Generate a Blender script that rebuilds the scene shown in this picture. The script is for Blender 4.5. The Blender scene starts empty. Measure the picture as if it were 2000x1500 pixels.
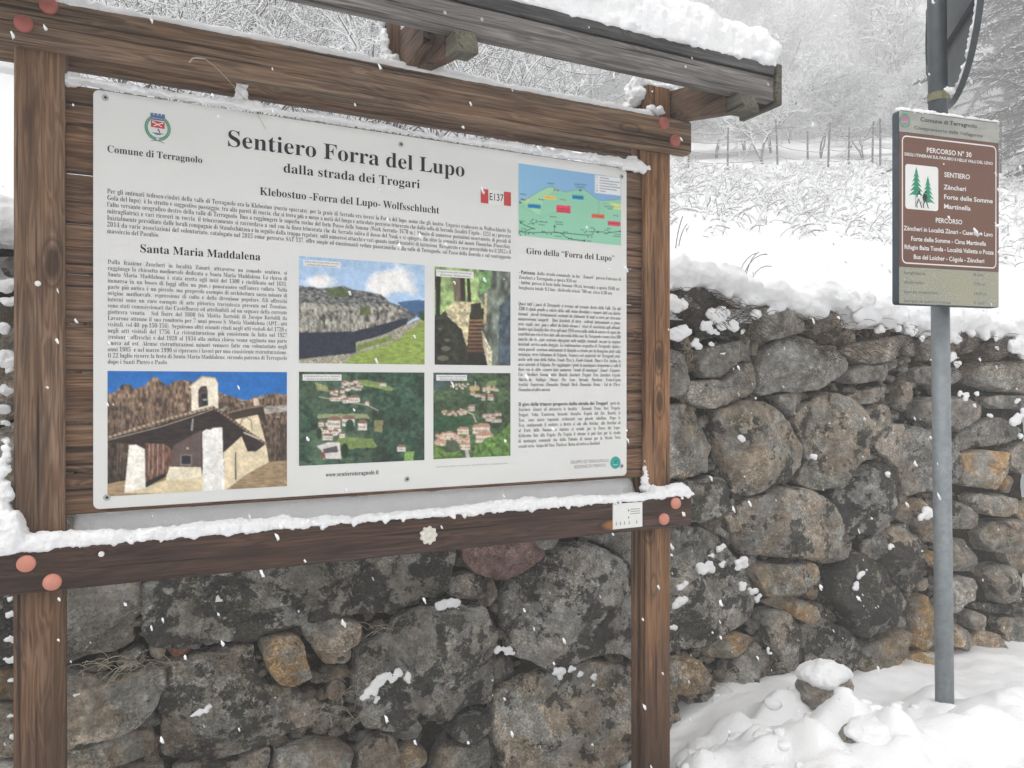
import bpy, math, random
import numpy as np
from mathutils import Vector, Matrix, Euler

# ------------------------------------------------------------ camera, world, light
scene = bpy.context.scene
col = scene.collection
EYE = 1.6
F = 1502.0                      # focal length in pixels of the 2000 px wide photograph
cam_d = bpy.data.cameras.new('camera')
cam_d.sensor_width = 36.0
cam_d.lens = 36.0 * F / 2000.0
cam_d.clip_start = 0.05
cam_d.clip_end = 2000.0
cam = bpy.data.objects.new('camera', cam_d)
cam.location = (0, 0, EYE)
cam.rotation_euler = (math.radians(90), 0, 0)
col.objects.link(cam)
scene.camera = cam

world = bpy.data.worlds.new('World')
scene.world = world
world.use_nodes = True
wn = world.node_tree
bgn = wn.nodes['Background']
sky = wn.nodes.new('ShaderNodeTexSky')
sky.sky_type = 'NISHITA'
sky.sun_disc = False
SUN_EL, SUN_AZ = math.radians(60), math.radians(228)   # high sun hidden behind the cloud, in front of the board
sky.sun_elevation = SUN_EL
sky.sun_rotation = SUN_AZ
sky.air_density = 1.0
sky.dust_density = 6.0
hs = wn.nodes.new('ShaderNodeHueSaturation')           # the cloud deck takes the blue out of the sky
hs.inputs['Saturation'].default_value = 0.12
wn.links.new(sky.outputs[0], hs.inputs['Color'])
wn.links.new(hs.outputs[0], bgn.inputs['Color'])
bgn.inputs['Strength'].default_value = 0.14

sun_d = bpy.data.lights.new('sun', 'SUN')
sun_d.energy = 1.4
sun_d.angle = math.radians(28)
sun_d.color = (1.0, 0.985, 0.96)
sun = bpy.data.objects.new('sun', sun_d)
sdir = Vector((math.sin(SUN_AZ) * math.cos(SUN_EL), math.cos(SUN_AZ) * math.cos(SUN_EL), math.sin(SUN_EL)))
sun.rotation_euler = sdir.to_track_quat('Z', 'Y').to_euler()
sun.location = (0, -3, 8)
col.objects.link(sun)

scene.view_settings.view_transform = 'Standard'
scene.view_settings.look = 'None'
scene.view_settings.gamma = 1.0
scene.view_settings.use_curve_mapping = False
scene.view_settings.exposure = 1.0
scene.render.engine = 'CYCLES'
scene.cycles.max_bounces = 8
scene.cycles.diffuse_bounces = 4
scene.cycles.volume_bounces = 3
scene.cycles.use_denoising = True
try:
    scene.cycles.volume_step_rate = 4
except Exception:
    pass

HAZE = 0.0152

# ------------------------------------------------------------ the board's own frame
# local x runs along the board, local y away from the viewer, z up; e = -y is the distance in front of the panel face
UX, UY = 0.895, 0.4456
CP = 2.039                      # distance of the panel face from the eye
OX, OY = -0.9762, 1.7925
ANG = math.atan2(UY, UX)

def ray(px, py):
    return (px - 1000.0) / F, (750.0 - py) / F

def BL(px, py, e=0.0):
    """point of a plane e in front of the panel face -> (along, height above ground)"""
    r, t = ray(px, py)
    Z = (CP - e) / (UX - UY * r)
    X = r * Z
    dx, dy = X - OX, Z - OY
    return dx * UX + dy * UY, EYE + t * Z

def BS(px, e=0.0):
    return BL(px, 750, e)[0]

def BZ(px, py, e=0.0):
    return BL(px, py, e)[1]

def to_world(s, y, z):
    return Vector((OX + s * UX - y * UY, OY + s * UY + y * UX, z))

# ------------------------------------------------------------ numpy noise
def _h(ix, iy, iz, seed):
    h = (ix.astype(np.int64) * 374761393 + iy.astype(np.int64) * 668265263 + iz.astype(np.int64) * 2147483647 + seed * 1274126177) & 0xffffffff
    h = ((h ^ (h >> 13)) * 1274126177) & 0xffffffff
    h = (h ^ (h >> 16)) & 0xffffffff
    h = (h * 2246822519) & 0xffffffff
    h = (h ^ (h >> 15)) & 0xffffff
    return h / float(0xffffff) * 2 - 1

def vnoise(p, seed=0):
    p = np.asarray(p, float)
    i = np.floor(p).astype(np.int64)
    f = p - i
    f = f * f * (3 - 2 * f)
    r = 0
    for dx in (0, 1):
        wx = f[..., 0] if dx else 1 - f[..., 0]
        for dy in (0, 1):
            wy = f[..., 1] if dy else 1 - f[..., 1]
            for dz in (0, 1):
                wz = f[..., 2] if dz else 1 - f[..., 2]
                r = r + wx * wy * wz * _h(i[..., 0] + dx, i[..., 1] + dy, i[..., 2] + dz, seed)
    return r

def fbm(p, seed=0, oct=4, gain=0.5, lac=2.03):
    p = np.asarray(p, float)
    a, s, r = 1.0, 0.0, 0
    for k in range(oct):
        r = r + a * vnoise(p * lac ** k + 17.3 * k, seed + k)
        s += a
        a *= gain
    return r / s

def n2(x, y, scale, seed=0, oct=4, gain=0.5):
    p = np.stack([x * scale, y * scale, np.zeros_like(x) + seed * 3.7], -1)
    return fbm(p, seed, oct, gain)

# ------------------------------------------------------------ object helpers
def tag(o, label=None, cat=None, group=None, kind=None):
    if label: o['label'] = label
    if cat: o['category'] = cat
    if group: o['group'] = group
    if kind: o['kind'] = kind
    return o

def empty(name, loc=(0, 0, 0), rz=0.0):
    o = bpy.data.objects.new(name, None)
    o.empty_display_size = 0.1
    o.location = loc
    o.rotation_euler = (0, 0, rz)
    col.objects.link(o)
    return o

def link(name, me, mat=None, parent=None, smooth=False):
    o = bpy.data.objects.new(name, me)
    col.objects.link(o)
    if mat is not None and len(me.materials) == 0:
        me.materials.append(mat)
    if parent is not None:
        o.parent = parent
    if smooth:
        me.polygons.foreach_set('use_smooth', np.ones(len(me.polygons), bool))
    return o

def mesh_np(name, verts, faces, mat=None, parent=None, smooth=False, k=None):
    """faces: (n,3) or (n,4) int array, or list of tuples"""
    me = bpy.data.meshes.new(name)
    if isinstance(faces, np.ndarray):
        verts = np.asarray(verts, np.float32)
        n, m = faces.shape
        me.vertices.add(len(verts))
        me.vertices.foreach_set('co', verts.ravel())
        me.loops.add(n * m)
        me.loops.foreach_set('vertex_index', faces.astype(np.int32).ravel())
        me.polygons.add(n)
        me.polygons.foreach_set('loop_start', np.arange(0, n * m, m, dtype=np.int32))
        try:
            me.polygons.foreach_set('loop_total', np.full(n, m, np.int32))
        except Exception:
            pass
        me.update(calc_edges=True)
    else:
        me.from_pydata([tuple(v) for v in verts], [], faces)
        me.update()
    return link(name, me, mat, parent, smooth)

class MB:
    def __init__(self):
        self.v, self.f = [], []
    def add(self, verts, faces):
        b = len(self.v)
        self.v += [tuple(v) for v in verts]
        self.f += [tuple(i + b for i in f) for f in faces]
    def box(self, x0, x1, y0, y1, z0, z1):
        v = [(x, y, z) for z in (z0, z1) for y in (y0, y1) for x in (x0, x1)]
        self.add(v, [(0, 2, 3, 1), (4, 5, 7, 6), (0, 1, 5, 4), (2, 6, 7, 3), (0, 4, 6, 2), (1, 3, 7, 5)])
    def disc(self, cx, cz, y, rx, rz, depth=0.0, n=24, dome=0.0):
        """disc facing the viewer in the board frame (towards -y)"""
        ring = [(cx + rx * math.cos(2 * math.pi * i / n), y, cz + rz * math.sin(2 * math.pi * i / n)) for i in range(n)]
        back = [(a, y + depth, c) for a, _, c in ring]
        mid = [(cx + (a - cx) * .9, y - dome, cz + (c - cz) * .9) for a, _, c in ring]
        v = ring + mid + [(cx, y - dome * 1.3, cz)] + back
        f = []
        for i in range(n):
            j = (i + 1) % n
            f.append((i, j, n + j, n + i))
            f.append((n + i, n + j, 2 * n))
            if depth:
                f.append((j, i, 2 * n + 1 + i, 2 * n + 1 + j))
        self.add(v, f)
    def build(self, name, mat, parent=None, smooth=False):
        me = bpy.data.meshes.new(name)
        me.from_pydata(self.v, [], self.f)
        me.update()
        return link(name, me, mat, parent, smooth)

def timber(name, mat, parent, lo, hi, axis, bev=0.004, wob=0.0012, seed=0, step=0.06):
    """a chamfered, very slightly uneven beam between two corners; axis = its long axis"""
    a = axis
    b, c = [i for i in range(3) if i != a]
    L = hi[a] - lo[a]
    n = max(2, int(L / step))
    w, h = hi[b] - lo[b], hi[c] - lo[c]
    k = min(bev, w * .3, h * .3)
    prof = [(k, 0), (w * .5, 0), (w - k, 0), (w, k), (w, h * .5), (w, h - k), (w - k, h), (w * .5, h), (k, h), (0, h - k), (0, h * .5), (0, k)]
    ts = [0, k / L] + [i / n for i in range(1, n)] + [1 - k / L, 1]
    V = []
    for q, t in enumerate(ts):
        ins = k if q in (0, len(ts) - 1) else 0
        for (pb, pc) in prof:
            p = [0, 0, 0]
            p[a] = lo[a] + t * L
            p[b] = lo[b] + min(max(pb, ins), w - ins)
            p[c] = lo[c] + min(max(pc, ins), h - ins)
            V.append(p)
    V = np.array(V)
    sc = np.array([14.0, 14.0, 14.0]); sc[a] = 3.0
    for ax in (b, c):
        V[:, ax] += wob * fbm(V * sc + ax * 5.1, seed, 3)
    m = len(prof)
    faces = []
    for q in range(len(ts) - 1):
        for i in range(m):
            j = (i + 1) % m
            faces.append((q * m + i, q * m + j, (q + 1) * m + j, (q + 1) * m + i))
    faces.append(tuple(range(m - 1, -1, -1)))
    faces.append(tuple(range((len(ts) - 1) * m, len(ts) * m)))
    o = mesh_np(name, V, faces, mat, parent)
    return o

# ------------------------------------------------------------ materials
class N:
    def __init__(self, name):
        self.m = bpy.data.materials.new(name)
        self.m.use_nodes = True
        self.t = self.m.node_tree
        self.b = self.t.nodes['Principled BSDF']
        self.out = self.t.nodes['Material Output']
    def n(self, typ, **kw):
        x = self.t.nodes.new(typ)
        for k, v in kw.items():
            if hasattr(x, k) and k not in x.inputs.keys():
                setattr(x, k, v)
            else:
                x.inputs[k].default_value = v
        return x
    def l(self, a, b):
        self.t.links.new(a, b)
    def ramp(self, src, stops):
        r = self.t.nodes.new('ShaderNodeValToRGB')
        e = r.color_ramp.elements
        while len(e) < len(stops):
            e.new(0.5)
        for x, (p, c) in zip(e, stops):
            x.position = p
            x.color = (c, c, c, 1) if isinstance(c, (int, float)) else (c[0], c[1], c[2], 1)
        self.l(src, r.inputs[0])
        return r.outputs[0]
    def mix(self, fac, a, b, mode='MIX'):
        x = self.t.nodes.new('ShaderNodeMix')
        x.data_type = 'RGBA'
        x.blend_type = mode
        for s, i in ((fac, 0), (a, 6), (b, 7)):
            if isinstance(s, (int, float)):
                x.inputs[i].default_value = s if i == 0 else (s, s, s, 1)
            elif isinstance(s, tuple):
                x.inputs[i].default_value = (s[0], s[1], s[2], 1)
            else:
                self.l(s, x.inputs[i])
        return x.outputs[2]
    def math(self, op, a, b=0.0, c=None):
        x = self.t.nodes.new('ShaderNodeMath')
        x.operation = op
        for s, i in ((a, 0), (b, 1), (c, 2)):
            if s is None: continue
            if isinstance(s, (int, float)):
                x.inputs[i].default_value = s
            else:
                self.l(s, x.inputs[i])
        return x.outputs[0]
    def noise(self, vec, scale, detail=4.0, rough=0.55, dist=0.0):
        x = self.n('ShaderNodeTexNoise')
        x.inputs['Scale'].default_value = scale
        x.inputs['Detail'].default_value = detail
        x.inputs['Roughness'].default_value = rough
        x.inputs['Distortion'].default_value = dist
        if vec is not None: self.l(vec, x.inputs['Vector'])
        return x.outputs['Fac']
    def bump(self, h, dist, strength=1.0, prev=None):
        x = self.n('ShaderNodeBump')
        x.inputs['Strength'].default_value = strength
        x.inputs['Distance'].default_value = dist
        self.l(h, x.inputs['Height'])
        if prev is not None: self.l(prev, x.inputs['Normal'])
        return x.outputs[0]
    def fin(self, colr=None, rough=None, normal=None, spec=None, metal=None):
        for s, k in ((colr, 'Base Color'), (rough, 'Roughness'), (spec, 'Specular IOR Level'), (metal, 'Metallic')):
            if s is None: continue
            if isinstance(s, (int, float)):
                self.b.inputs[k].default_value = s
            elif isinstance(s, tuple):
                self.b.inputs[k].default_value = (s[0], s[1], s[2], 1)
            else:
                self.l(s, self.b.inputs[k])
        if normal is not None: self.l(normal, self.b.inputs['Normal'])
        return self.m

def plain(name, c, rough=0.5, spec=0.5, metal=0.0, var=0.06, scale=30):
    m = N(name)
    pos = m.n('ShaderNodeNewGeometry').outputs['Position']
    nz = m.noise(pos, scale, 4)
    c0 = tuple(x * (1 - var) for x in c); c1 = tuple(min(1, x * (1 + var)) for x in c)
    return m.fin(m.ramp(nz, [(0.3, c0), (0.7, c1)]), rough, None, spec, metal)

def wood(name, axis, c_dark, c_mid, c_light, stain=0.5, rough=0.75, knots=True, knotcol=None, streak=1.0, dz=None):
    """grain along the given axis in object space"""
    m = N(name)
    tc = m.n('ShaderNodeTexCoord').outputs['Object']
    oi = m.n('ShaderNodeObjectInfo')
    off = m.n('ShaderNodeVectorMath', operation='SCALE')
    off.inputs[0].default_value = (3.1, 7.7, 5.3)
    m.l(oi.outputs['Random'], off.inputs['Scale'])
    add = m.n('ShaderNodeVectorMath', operation='ADD')
    m.l(tc, add.inputs[0]); m.l(off.outputs[0], add.inputs[1])
    def stretched(a, b):
        mp = m.n('ShaderNodeMapping')
        s = [b, b, b]; s[axis] = a
        mp.inputs['Scale'].default_value = s
        m.l(add.outputs[0], mp.inputs['Vector'])
        return mp.outputs[0]
    # slow warp so that the grain meanders, growth rings, fibres
    warp = m.noise(stretched(1.6, 9), 1.0, 3, 0.5)
    sv = stretched(1.1, 26)
    wv = m.n('ShaderNodeVectorMath', operation='ADD')
    wsc = m.n('ShaderNodeVectorMath', operation='SCALE')
    wsc.inputs[0].default_value = (1.9, 1.9, 1.9)
    m.l(warp, wsc.inputs['Scale'])
    m.l(sv, wv.inputs[0]); m.l(wsc.outputs[0], wv.inputs[1])
    rings = m.noise(wv.outputs[0], 1.6, 2, 0.5)
    ringw = m.math('SINE', m.math('MULTIPLY', rings, 50.0))
    ringw = m.math('MULTIPLY_ADD', ringw, 0.5, 0.5)
    fib = m.noise(stretched(9, 420), 1.0, 4, 0.6)
    fib2 = m.noise(stretched(3, 120), 1.0, 5, 0.65)
    g = m.math('ADD', m.math('MULTIPLY', ringw, 0.13), m.math('ADD', m.math('MULTIPLY', fib, 0.30), m.math('MULTIPLY', fib2, 0.62)))
    c = m.ramp(g, [(0.36, c_dark), (0.51, c_mid), (0.66, c_light)])
    # long weather stains
    st = m.noise(stretched(1.8, 16), 1.0, 6, 0.6, 0.4)
    stf = m.ramp(st, [(0.44, 0.0), (0.62, 1.0)])
    c = m.mix(m.math('MULTIPLY', stf, stain), c, tuple(x * 0.22 for x in c_mid))
    gy = m.noise(stretched(1.1, 6), 1.0, 6, 0.7)
    g_ = sum(c_mid) / 3
    c = m.mix(m.math('MULTIPLY', m.ramp(gy, [(0.42, 0.0), (0.62, 1.0)]), 0.30), c, m.mix(0.8, c, (g_ * 1.15, g_ * 1.08, g_), 'COLOR'))
    bl = m.noise(stretched(2.2, 7), 1.0, 5, 0.6)
    c = m.mix(m.math('MULTIPLY', m.ramp(bl, [(0.5, 0.0), (0.75, 1.0)]), 0.35 * streak), c, c_light)
    if knots:
        vo = m.n('ShaderNodeTexVoronoi')
        vo.inputs['Scale'].default_value = 1.0
        vs = stretched(3.2, 8.5)
        m.l(vs, vo.inputs['Vector'])
        kf = m.ramp(vo.outputs['Distance'], [(0.09, 1.0), (0.15, 0.0)])
        kr = m.ramp(vo.outputs['Distance'], [(0.15, 0.0), (0.17, 0.6), (0.21, 0.0)])
        kc = knotcol or tuple(x * 0.45 for x in c_dark)
        c = m.mix(m.math('MULTIPLY', kf, 0.85), c, kc)
        c = m.mix(kr, c, tuple(x * 0.5 for x in c_dark))
    cr = m.noise(stretched(1.5, 90), 1.0, 3, 0.4)
    crack = m.ramp(cr, [(0.335, 1.0), (0.37, 0.0)])
    c = m.mix(m.math('MULTIPLY', crack, 0.8), c, tuple(x * 0.12 for x in c_dark))
    if dz:      # the foot of a post soaks up wet: darkens below a height, with a ragged edge
        sx = m.n('ShaderNodeSeparateXYZ'); m.l(tc, sx.inputs[0])
        zz = m.math('ADD', sx.outputs['Z'], m.math('MULTIPLY', m.noise(stretched(1.2, 30), 1.0, 4, 0.6), dz[2]))
        mr = m.n('ShaderNodeMapRange'); m.l(zz, mr.inputs['Value'])
        mr.inputs['From Min'].default_value = dz[0]; mr.inputs['From Max'].default_value = dz[1]
        mr.inputs['To Min'].default_value = 0.9; mr.inputs['To Max'].default_value = 0.0
        c = m.mix(mr.outputs[0], c, tuple(x * 0.5 for x in c_dark))
    hgt = m.math('SUBTRACT', m.math('ADD', m.math('MULTIPLY', fib2, 0.7), m.math('MULTIPLY', ringw, 0.2)), m.math('MULTIPLY', crack, 0.9))
    nb = m.bump(hgt, 0.0022, 0.8)
    return m.fin(c, m.ramp(fib2, [(0.3, rough - 0.12), (0.7, rough + 0.1)]), nb, 0.3)

M = {}
M['wood_post'] = wood('weathered_post_wood', 2, (0.065, 0.032, 0.017), (0.164, 0.086, 0.044), (0.286, 0.168, 0.095), 0.65, dz=(.9, 1.7, .9))
M['wood_post_right'] = wood('warm_post_wood', 2, (0.092, 0.041, 0.018), (0.243, 0.116, 0.049), (0.389, 0.211, 0.103), 0.6, dz=(.75, 1.5, .7))
M['wood_rail'] = wood('brown_rail_wood', 0, (0.078, 0.045, 0.028), (0.185, 0.109, 0.064), (0.314, 0.208, 0.132), 0.5)
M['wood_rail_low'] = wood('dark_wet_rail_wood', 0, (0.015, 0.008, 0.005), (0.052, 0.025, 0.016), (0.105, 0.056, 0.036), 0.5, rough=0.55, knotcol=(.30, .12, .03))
M['wood_plank'] = wood('plank_wood', 0, (0.059, 0.029, 0.018), (0.161, 0.086, 0.046), (0.283, 0.170, 0.103), 0.5)
M['wood_grey'] = wood('grey_weathered_wood', 0, (0.072, 0.064, 0.060), (0.149, 0.137, 0.130), (0.259, 0.240, 0.226), 0.5, knots=True)
M['wood_grey_dark'] = wood('dark_grey_roof_wood', 0, (0.028, 0.027, 0.029), (0.068, 0.066, 0.066), (0.136, 0.132, 0.132), 0.7)
M['wood_rafter'] = wood('rafter_wood', 1, (0.054, 0.028, 0.019), (0.116, 0.066, 0.042), (0.185, 0.119, 0.077), 0.4)
M['wood_green'] = wood('algae_tinged_wood', 1, (.045, .043, .026), (.095, .09, .062), (.16, .15, .11), 0.5, knots=False)

def snow_mat(name, v=0.86, bump=0.004):
    m = N(name)
    pos = m.n('ShaderNodeNewGeometry').outputs['Position']
    a = m.noise(pos, 55, 6, 0.65)
    b = m.noise(pos, 9, 5, 0.55)
    fine = m.noise(pos, 320, 3, 0.7)
    nb = m.bump(a, bump, 0.9)
    nb = m.bump(m.noise(pos, 140, 4, 0.7), 0.003, 0.9, nb)
    nb = m.bump(fine, 0.0014, 0.8, nb)
    c = m.ramp(b, [(0.3, (v * .965, v * .975, v * .99)), (0.7, (v, v, v))])
    return m.fin(c, 0.65, nb, 0.25)
M['snow'] = snow_mat('snow')
M['snow_field'] = snow_mat('snow_field', 0.84, 0.02)
def hill_mat():
    m = N('snowy_slope_with_far_forest_floor')
    p = m.n('ShaderNodeNewGeometry').outputs['Position']
    a = m.noise(p, 6, 6, 0.65)
    c = m.ramp(m.noise(p, 3, 5, 0.55), [(0.3, (.80, .81, .83)), (0.7, (.85, .85, .85))])
    sx = m.n('ShaderNodeSeparateXYZ'); m.l(p, sx.inputs[0])
    far = m.ramp(m.math('MULTIPLY', sx.outputs['Y'], 0.01), [(0.30, 0.0), (0.42, 1.0)])
    br = m.ramp(m.noise(p, 0.9, 9, 0.75), [(0.40, 0.0), (0.55, 1.0)])
    c = m.mix(m.math('MULTIPLY', m.math('MULTIPLY', far, m.math('MULTIPLY_ADD', br, .55, .45)), .92), c, (.045, .045, .042))
    nb = m.bump(m.noise(p, 55, 6, 0.65), 0.02, 0.7)
    return m.fin(c, 0.7, nb, 0.2)
M['hill'] = hill_mat()
M['snow_twig'] = plain('snow_on_twigs', (.82, .83, .84), 0.8, 0.2)

def stone_mat(name='limestone', tint=None):
    m = N(name)
    geo = m.n('ShaderNodeNewGeometry').outputs['Position']
    oi = m.n('ShaderNodeObjectInfo')
    off = m.n('ShaderNodeVectorMath', operation='SCALE')
    off.inputs[0].default_value = (13.0, 7.0, 11.0)
    m.l(oi.outputs['Random'], off.inputs['Scale'])
    add = m.n('ShaderNodeVectorMath', operation='ADD')
    m.l(geo, add.inputs[0]); m.l(off.outputs[0], add.inputs[1])
    p = add.outputs[0]
    sp = m.n('ShaderNodeSeparateColor'); m.l(oi.outputs['Color'], sp.inputs[0])
    ochre, dark, bright = sp.outputs[0], sp.outputs[1], sp.outputs[2]
    big = m.noise(p, 5, 9, 0.72, 0.1)
    mid = m.noise(p, 22, 8, 0.74, 0.08)
    fine = m.noise(p, 130, 6, 0.7)
    c = m.ramp(big, [(0.32, (.085, .076, .058)), (0.45, (.205, .193, .165)), (0.54, (.32, .305, .27)), (0.68, (.52, .50, .45))])
    c = m.mix(0.55, c, m.ramp(mid, [(0.34, (.055, .050, .038)), (0.5, (.22, .208, .18)), (0.66, (.58, .555, .50))]))
    # iron staining
    oc = m.noise(p, 7, 7, 0.66, 0.15)
    of = m.math('MULTIPLY', m.ramp(oc, [(0.42, 0.0), (0.56, 1.0)]), ochre)
    c = m.mix(of, c, m.ramp(mid, [(0.34, (.17, .095, .038)), (0.52, (.38, .235, .10)), (0.68, (.58, .43, .24))]))
    # black lichen in ragged patches
    li = m.noise(p, 7.5, 10, 0.72, 0.12)
    thr = m.math('SUBTRACT', 0.70, m.math('MULTIPLY', dark, 0.30))
    lf = m.math('MULTIPLY', m.math('SUBTRACT', li, thr), 38.0)
    lf = m.n('ShaderNodeClamp').inputs[0].node if False else lf
    cl = m.n('ShaderNodeClamp'); m.l(lf, cl.inputs[0])
    c = m.mix(m.math('MULTIPLY', cl.outputs[0], 0.88), c, m.ramp(fine, [(0.3, (.016, .016, .013)), (0.7, (.052, .05, .042))]))
    # small dark pits and pale crusts
    sp1 = m.noise(p, 62, 6, 0.75, 0.1)
    c = m.mix(m.math('MULTIPLY', m.ramp(sp1, [(0.60, 0.0), (0.66, 1.0)]), 0.75), c, (.03, .029, .024))
    sp2 = m.noise(p, 44, 7, 0.78, 0.1)
    gate = m.ramp(m.noise(p, 6, 3, 0.5), [(0.45, 0.0), (0.6, 1.0)])
    c = m.mix(m.math('MULTIPLY', m.math('MULTIPLY', m.ramp(sp2, [(0.57, 0.0), (0.62, 1.0)]), 0.8), gate), c, (.52, .51, .44))
    ol = m.noise(p, 12, 8, 0.74, 0.1)
    c = m.mix(m.math('MULTIPLY', m.ramp(ol, [(0.52, 0.0), (0.64, 1.0)]), 0.5), c, (.13, .12, .055))
    c = m.mix(m.math('MULTIPLY_ADD', gate, .5, .35), c, m.ramp(fine, [(0.34, .12), (0.66, .88)]), 'OVERLAY')
    c = m.mix(0.55, c, m.ramp(m.noise(p, 2.6, 4, 0.6), [(0.36, .25), (0.64, .78)]), 'OVERLAY')
    if tint: c = m.mix(1.0, c, tint, 'MULTIPLY')
    hsv = m.n('ShaderNodeHueSaturation'); m.l(c, hsv.inputs['Color']); m.l(m.math('MULTIPLY', bright, 2.3), hsv.inputs['Value']); m.l(m.math('MULTIPLY_ADD', ochre, .28, m.math('MULTIPLY_ADD', oi.outputs['Random'], .32, .44)), hsv.inputs['Saturation'])
    h = m.math('ADD', m.math('MULTIPLY', mid, 1.0), m.math('MULTIPLY', fine, 0.35))
    nb = m.bump(h, 0.026, 1.0)
    nb = m.bump(m.noise(p, 240, 4, 0.6), 0.002, 0.7, nb)
    return m.fin(hsv.outputs[0], 0.88, nb, 0.25)
M['stone'] = stone_mat()
M['stone_red'] = stone_mat('red_limestone', (.95, .50, .46))

def earth_mat():
    m = N('dark_earth_and_moss')
    p = m.n('ShaderNodeNewGeometry').outputs['Position']
    a = m.noise(p, 30, 8, 0.75)
    b = m.noise(p, 4, 4, 0.6)
    c = m.ramp(a, [(0.34, (.006, .0045, .003)), (0.5, (.026, .018, .011)), (0.68, (.085, .058, .033))])
    c = m.mix(m.ramp(b, [(0.48, 0.0), (0.62, 0.75)]), c, (.035, .045, .012))
    return m.fin(c, 0.95, m.bump(a, 0.03, 1.0), 0.15)
M['earth'] = earth_mat()
M['panel'] = plain('panel_off_white', (.675, .675, .655), 0.34, 0.4, var=0.02, scale=3)
M['ink'] = plain('black_ink', (.022, .022, .028), 0.6, 0.2)
M['ink_soft'] = plain('grey_ink', (.12, .118, .116), 0.6, 0.2)
M['ink_mid'] = plain('mid_grey_ink', (.30, .30, .29), 0.6, 0.2)
M['white_print'] = plain('white_print', (.72, .72, .70), 0.45, 0.3, var=.02)
M['red_print'] = plain('red_print', (.50, .055, .05), 0.45, 0.3)
M['leaf_print'] = plain('green_print', (.10, .30, .19), 0.45, 0.3)
M['blue_print'] = plain('blue_print', (.10, .16, .30), 0.45, 0.3)
M['teal_print'] = plain('teal_print', (.015, .33, .28), 0.45, 0.3)
M['brown_print'] = plain('brown_ink_print', (.20, .07, .05), 0.45, 0.3)
M['orange_cap'] = plain('orange_plastic', (.56, .225, .16), 0.5, 0.4, var=.05, scale=60)
M['red_cap'] = plain('faded_red_plastic', (.36, .105, .085), 0.5, 0.4, var=.08, scale=60)
M['steel'] = plain('steel', (.42, .42, .42), 0.35, 0.5, 0.9)
M['dark_hole'] = plain('dark_recess', (.02, .02, .02), 0.6, 0.3)
M['knob'] = plain('ivory_plastic', (.66, .63, .56), 0.5, 0.4)
M['sign_brown'] = plain('sign_brown', (.135, .058, .036), 0.42, 0.4, var=.06, scale=5)
M['sign_green'] = plain('sign_green', (.012, .25, .14), 0.45, 0.4)
M['black_print'] = plain('black_print', (.018, .018, .018), 0.5, 0.3)
M['alu_dark'] = plain('dark_painted_edge', (.035, .05, .065), 0.45, 0.4)
M['straw'] = plain('dry_straw', (.46, .42, .33), 0.8, 0.2)
M['weed'] = plain('weed_stem', (.20, .17, .14), 0.8, 0.2)
M['straw_dark'] = plain('dark_dry_stem', (.10, .065, .04), 0.8, 0.2)
M['bark'] = plain('wet_bark', (.060, .052, .045), 0.9, 0.2, var=.25, scale=12)
M['needle'] = plain('dark_needles', (.020, .030, .024), 0.85, 0.2, var=.3, scale=3)
M['emblem_pink'] = plain('faded_crest_pink', (.55, .14, .32), 0.5, 0.3)

def metal_mats():
    m = N('galvanised_steel')
    p = m.n('ShaderNodeNewGeometry').outputs['Position']
    a = m.noise(p, 40, 6, 0.7); b = m.noise(p, 4, 5, 0.6)
    c = m.ramp(a, [(0.3, (.17, .195, .21)), (0.7, (.30, .325, .34))])
    c = m.mix(m.ramp(b, [(0.45, 0.0), (0.7, 0.6)]), c, (.15, .165, .18))
    M['galv'] = m.fin(c, m.ramp(a, [(0.3, .45), (0.7, .65)]), m.bump(a, 0.0008, 0.5), 0.4, 0.25)
    m = N('dark_grey_steel')
    p = m.n('ShaderNodeNewGeometry').outputs['Position']
    a = m.noise(p, 18, 6, 0.7)
    M['pole_dark'] = m.fin(m.ramp(a, [(0.3, (.022, .030, .036)), (0.7, (.055, .068, .076))]), 0.5, None, 0.4)
    m = N('blistered_reflective_film')
    p = m.n('ShaderNodeNewGeometry').outputs['Position']
    v = m.n('ShaderNodeTexVoronoi'); v.inputs['Scale'].default_value = 75; m.l(p, v.inputs['Vector'])
    v.feature = 'DISTANCE_TO_EDGE'
    a = m.noise(p, 6, 6, 0.7)
    c = m.ramp(v.outputs['Distance'], [(0.0, (.44, .44, .36)), (0.06, (.25, .26, .215)), (0.4, (.29, .30, .245))])
    c = m.mix(m.math('MULTIPLY', m.ramp(a, [(0.45, 0.0), (0.65, 1.0)]), 0.5), c, (.34, .31, .19))
    M['film'] = m.fin(c, 0.5, m.bump(v.outputs['Distance'], 0.001, 0.5), 0.3)
    m = N('grey_reflective_film')
    p = m.n('ShaderNodeNewGeometry').outputs['Position']
    a = m.noise(p, 7, 6, 0.6)
    c = m.ramp(a, [(0.35, (.23, .235, .215)), (0.55, (.32, .32, .29)), (0.75, (.42, .42, .38))])
    M['film_top'] = m.fin(c, 0.3, None, 0.5)
    m = N('olive_band')
    p = m.n('ShaderNodeNewGeometry').outputs['Position']
    M['olive'] = m.fin(m.ramp(m.noise(p, 50, 4), [(0.3, (.10, .10, .045)), (0.7, (.22, .21, .11))]), 0.5)
    m = N('printed_picture')
    at = m.n('ShaderNodeAttribute', attribute_name='Col')
    M['picture'] = m.fin(at.outputs['Color'], 0.42, None, 0.3)
metal_mats()

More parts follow.
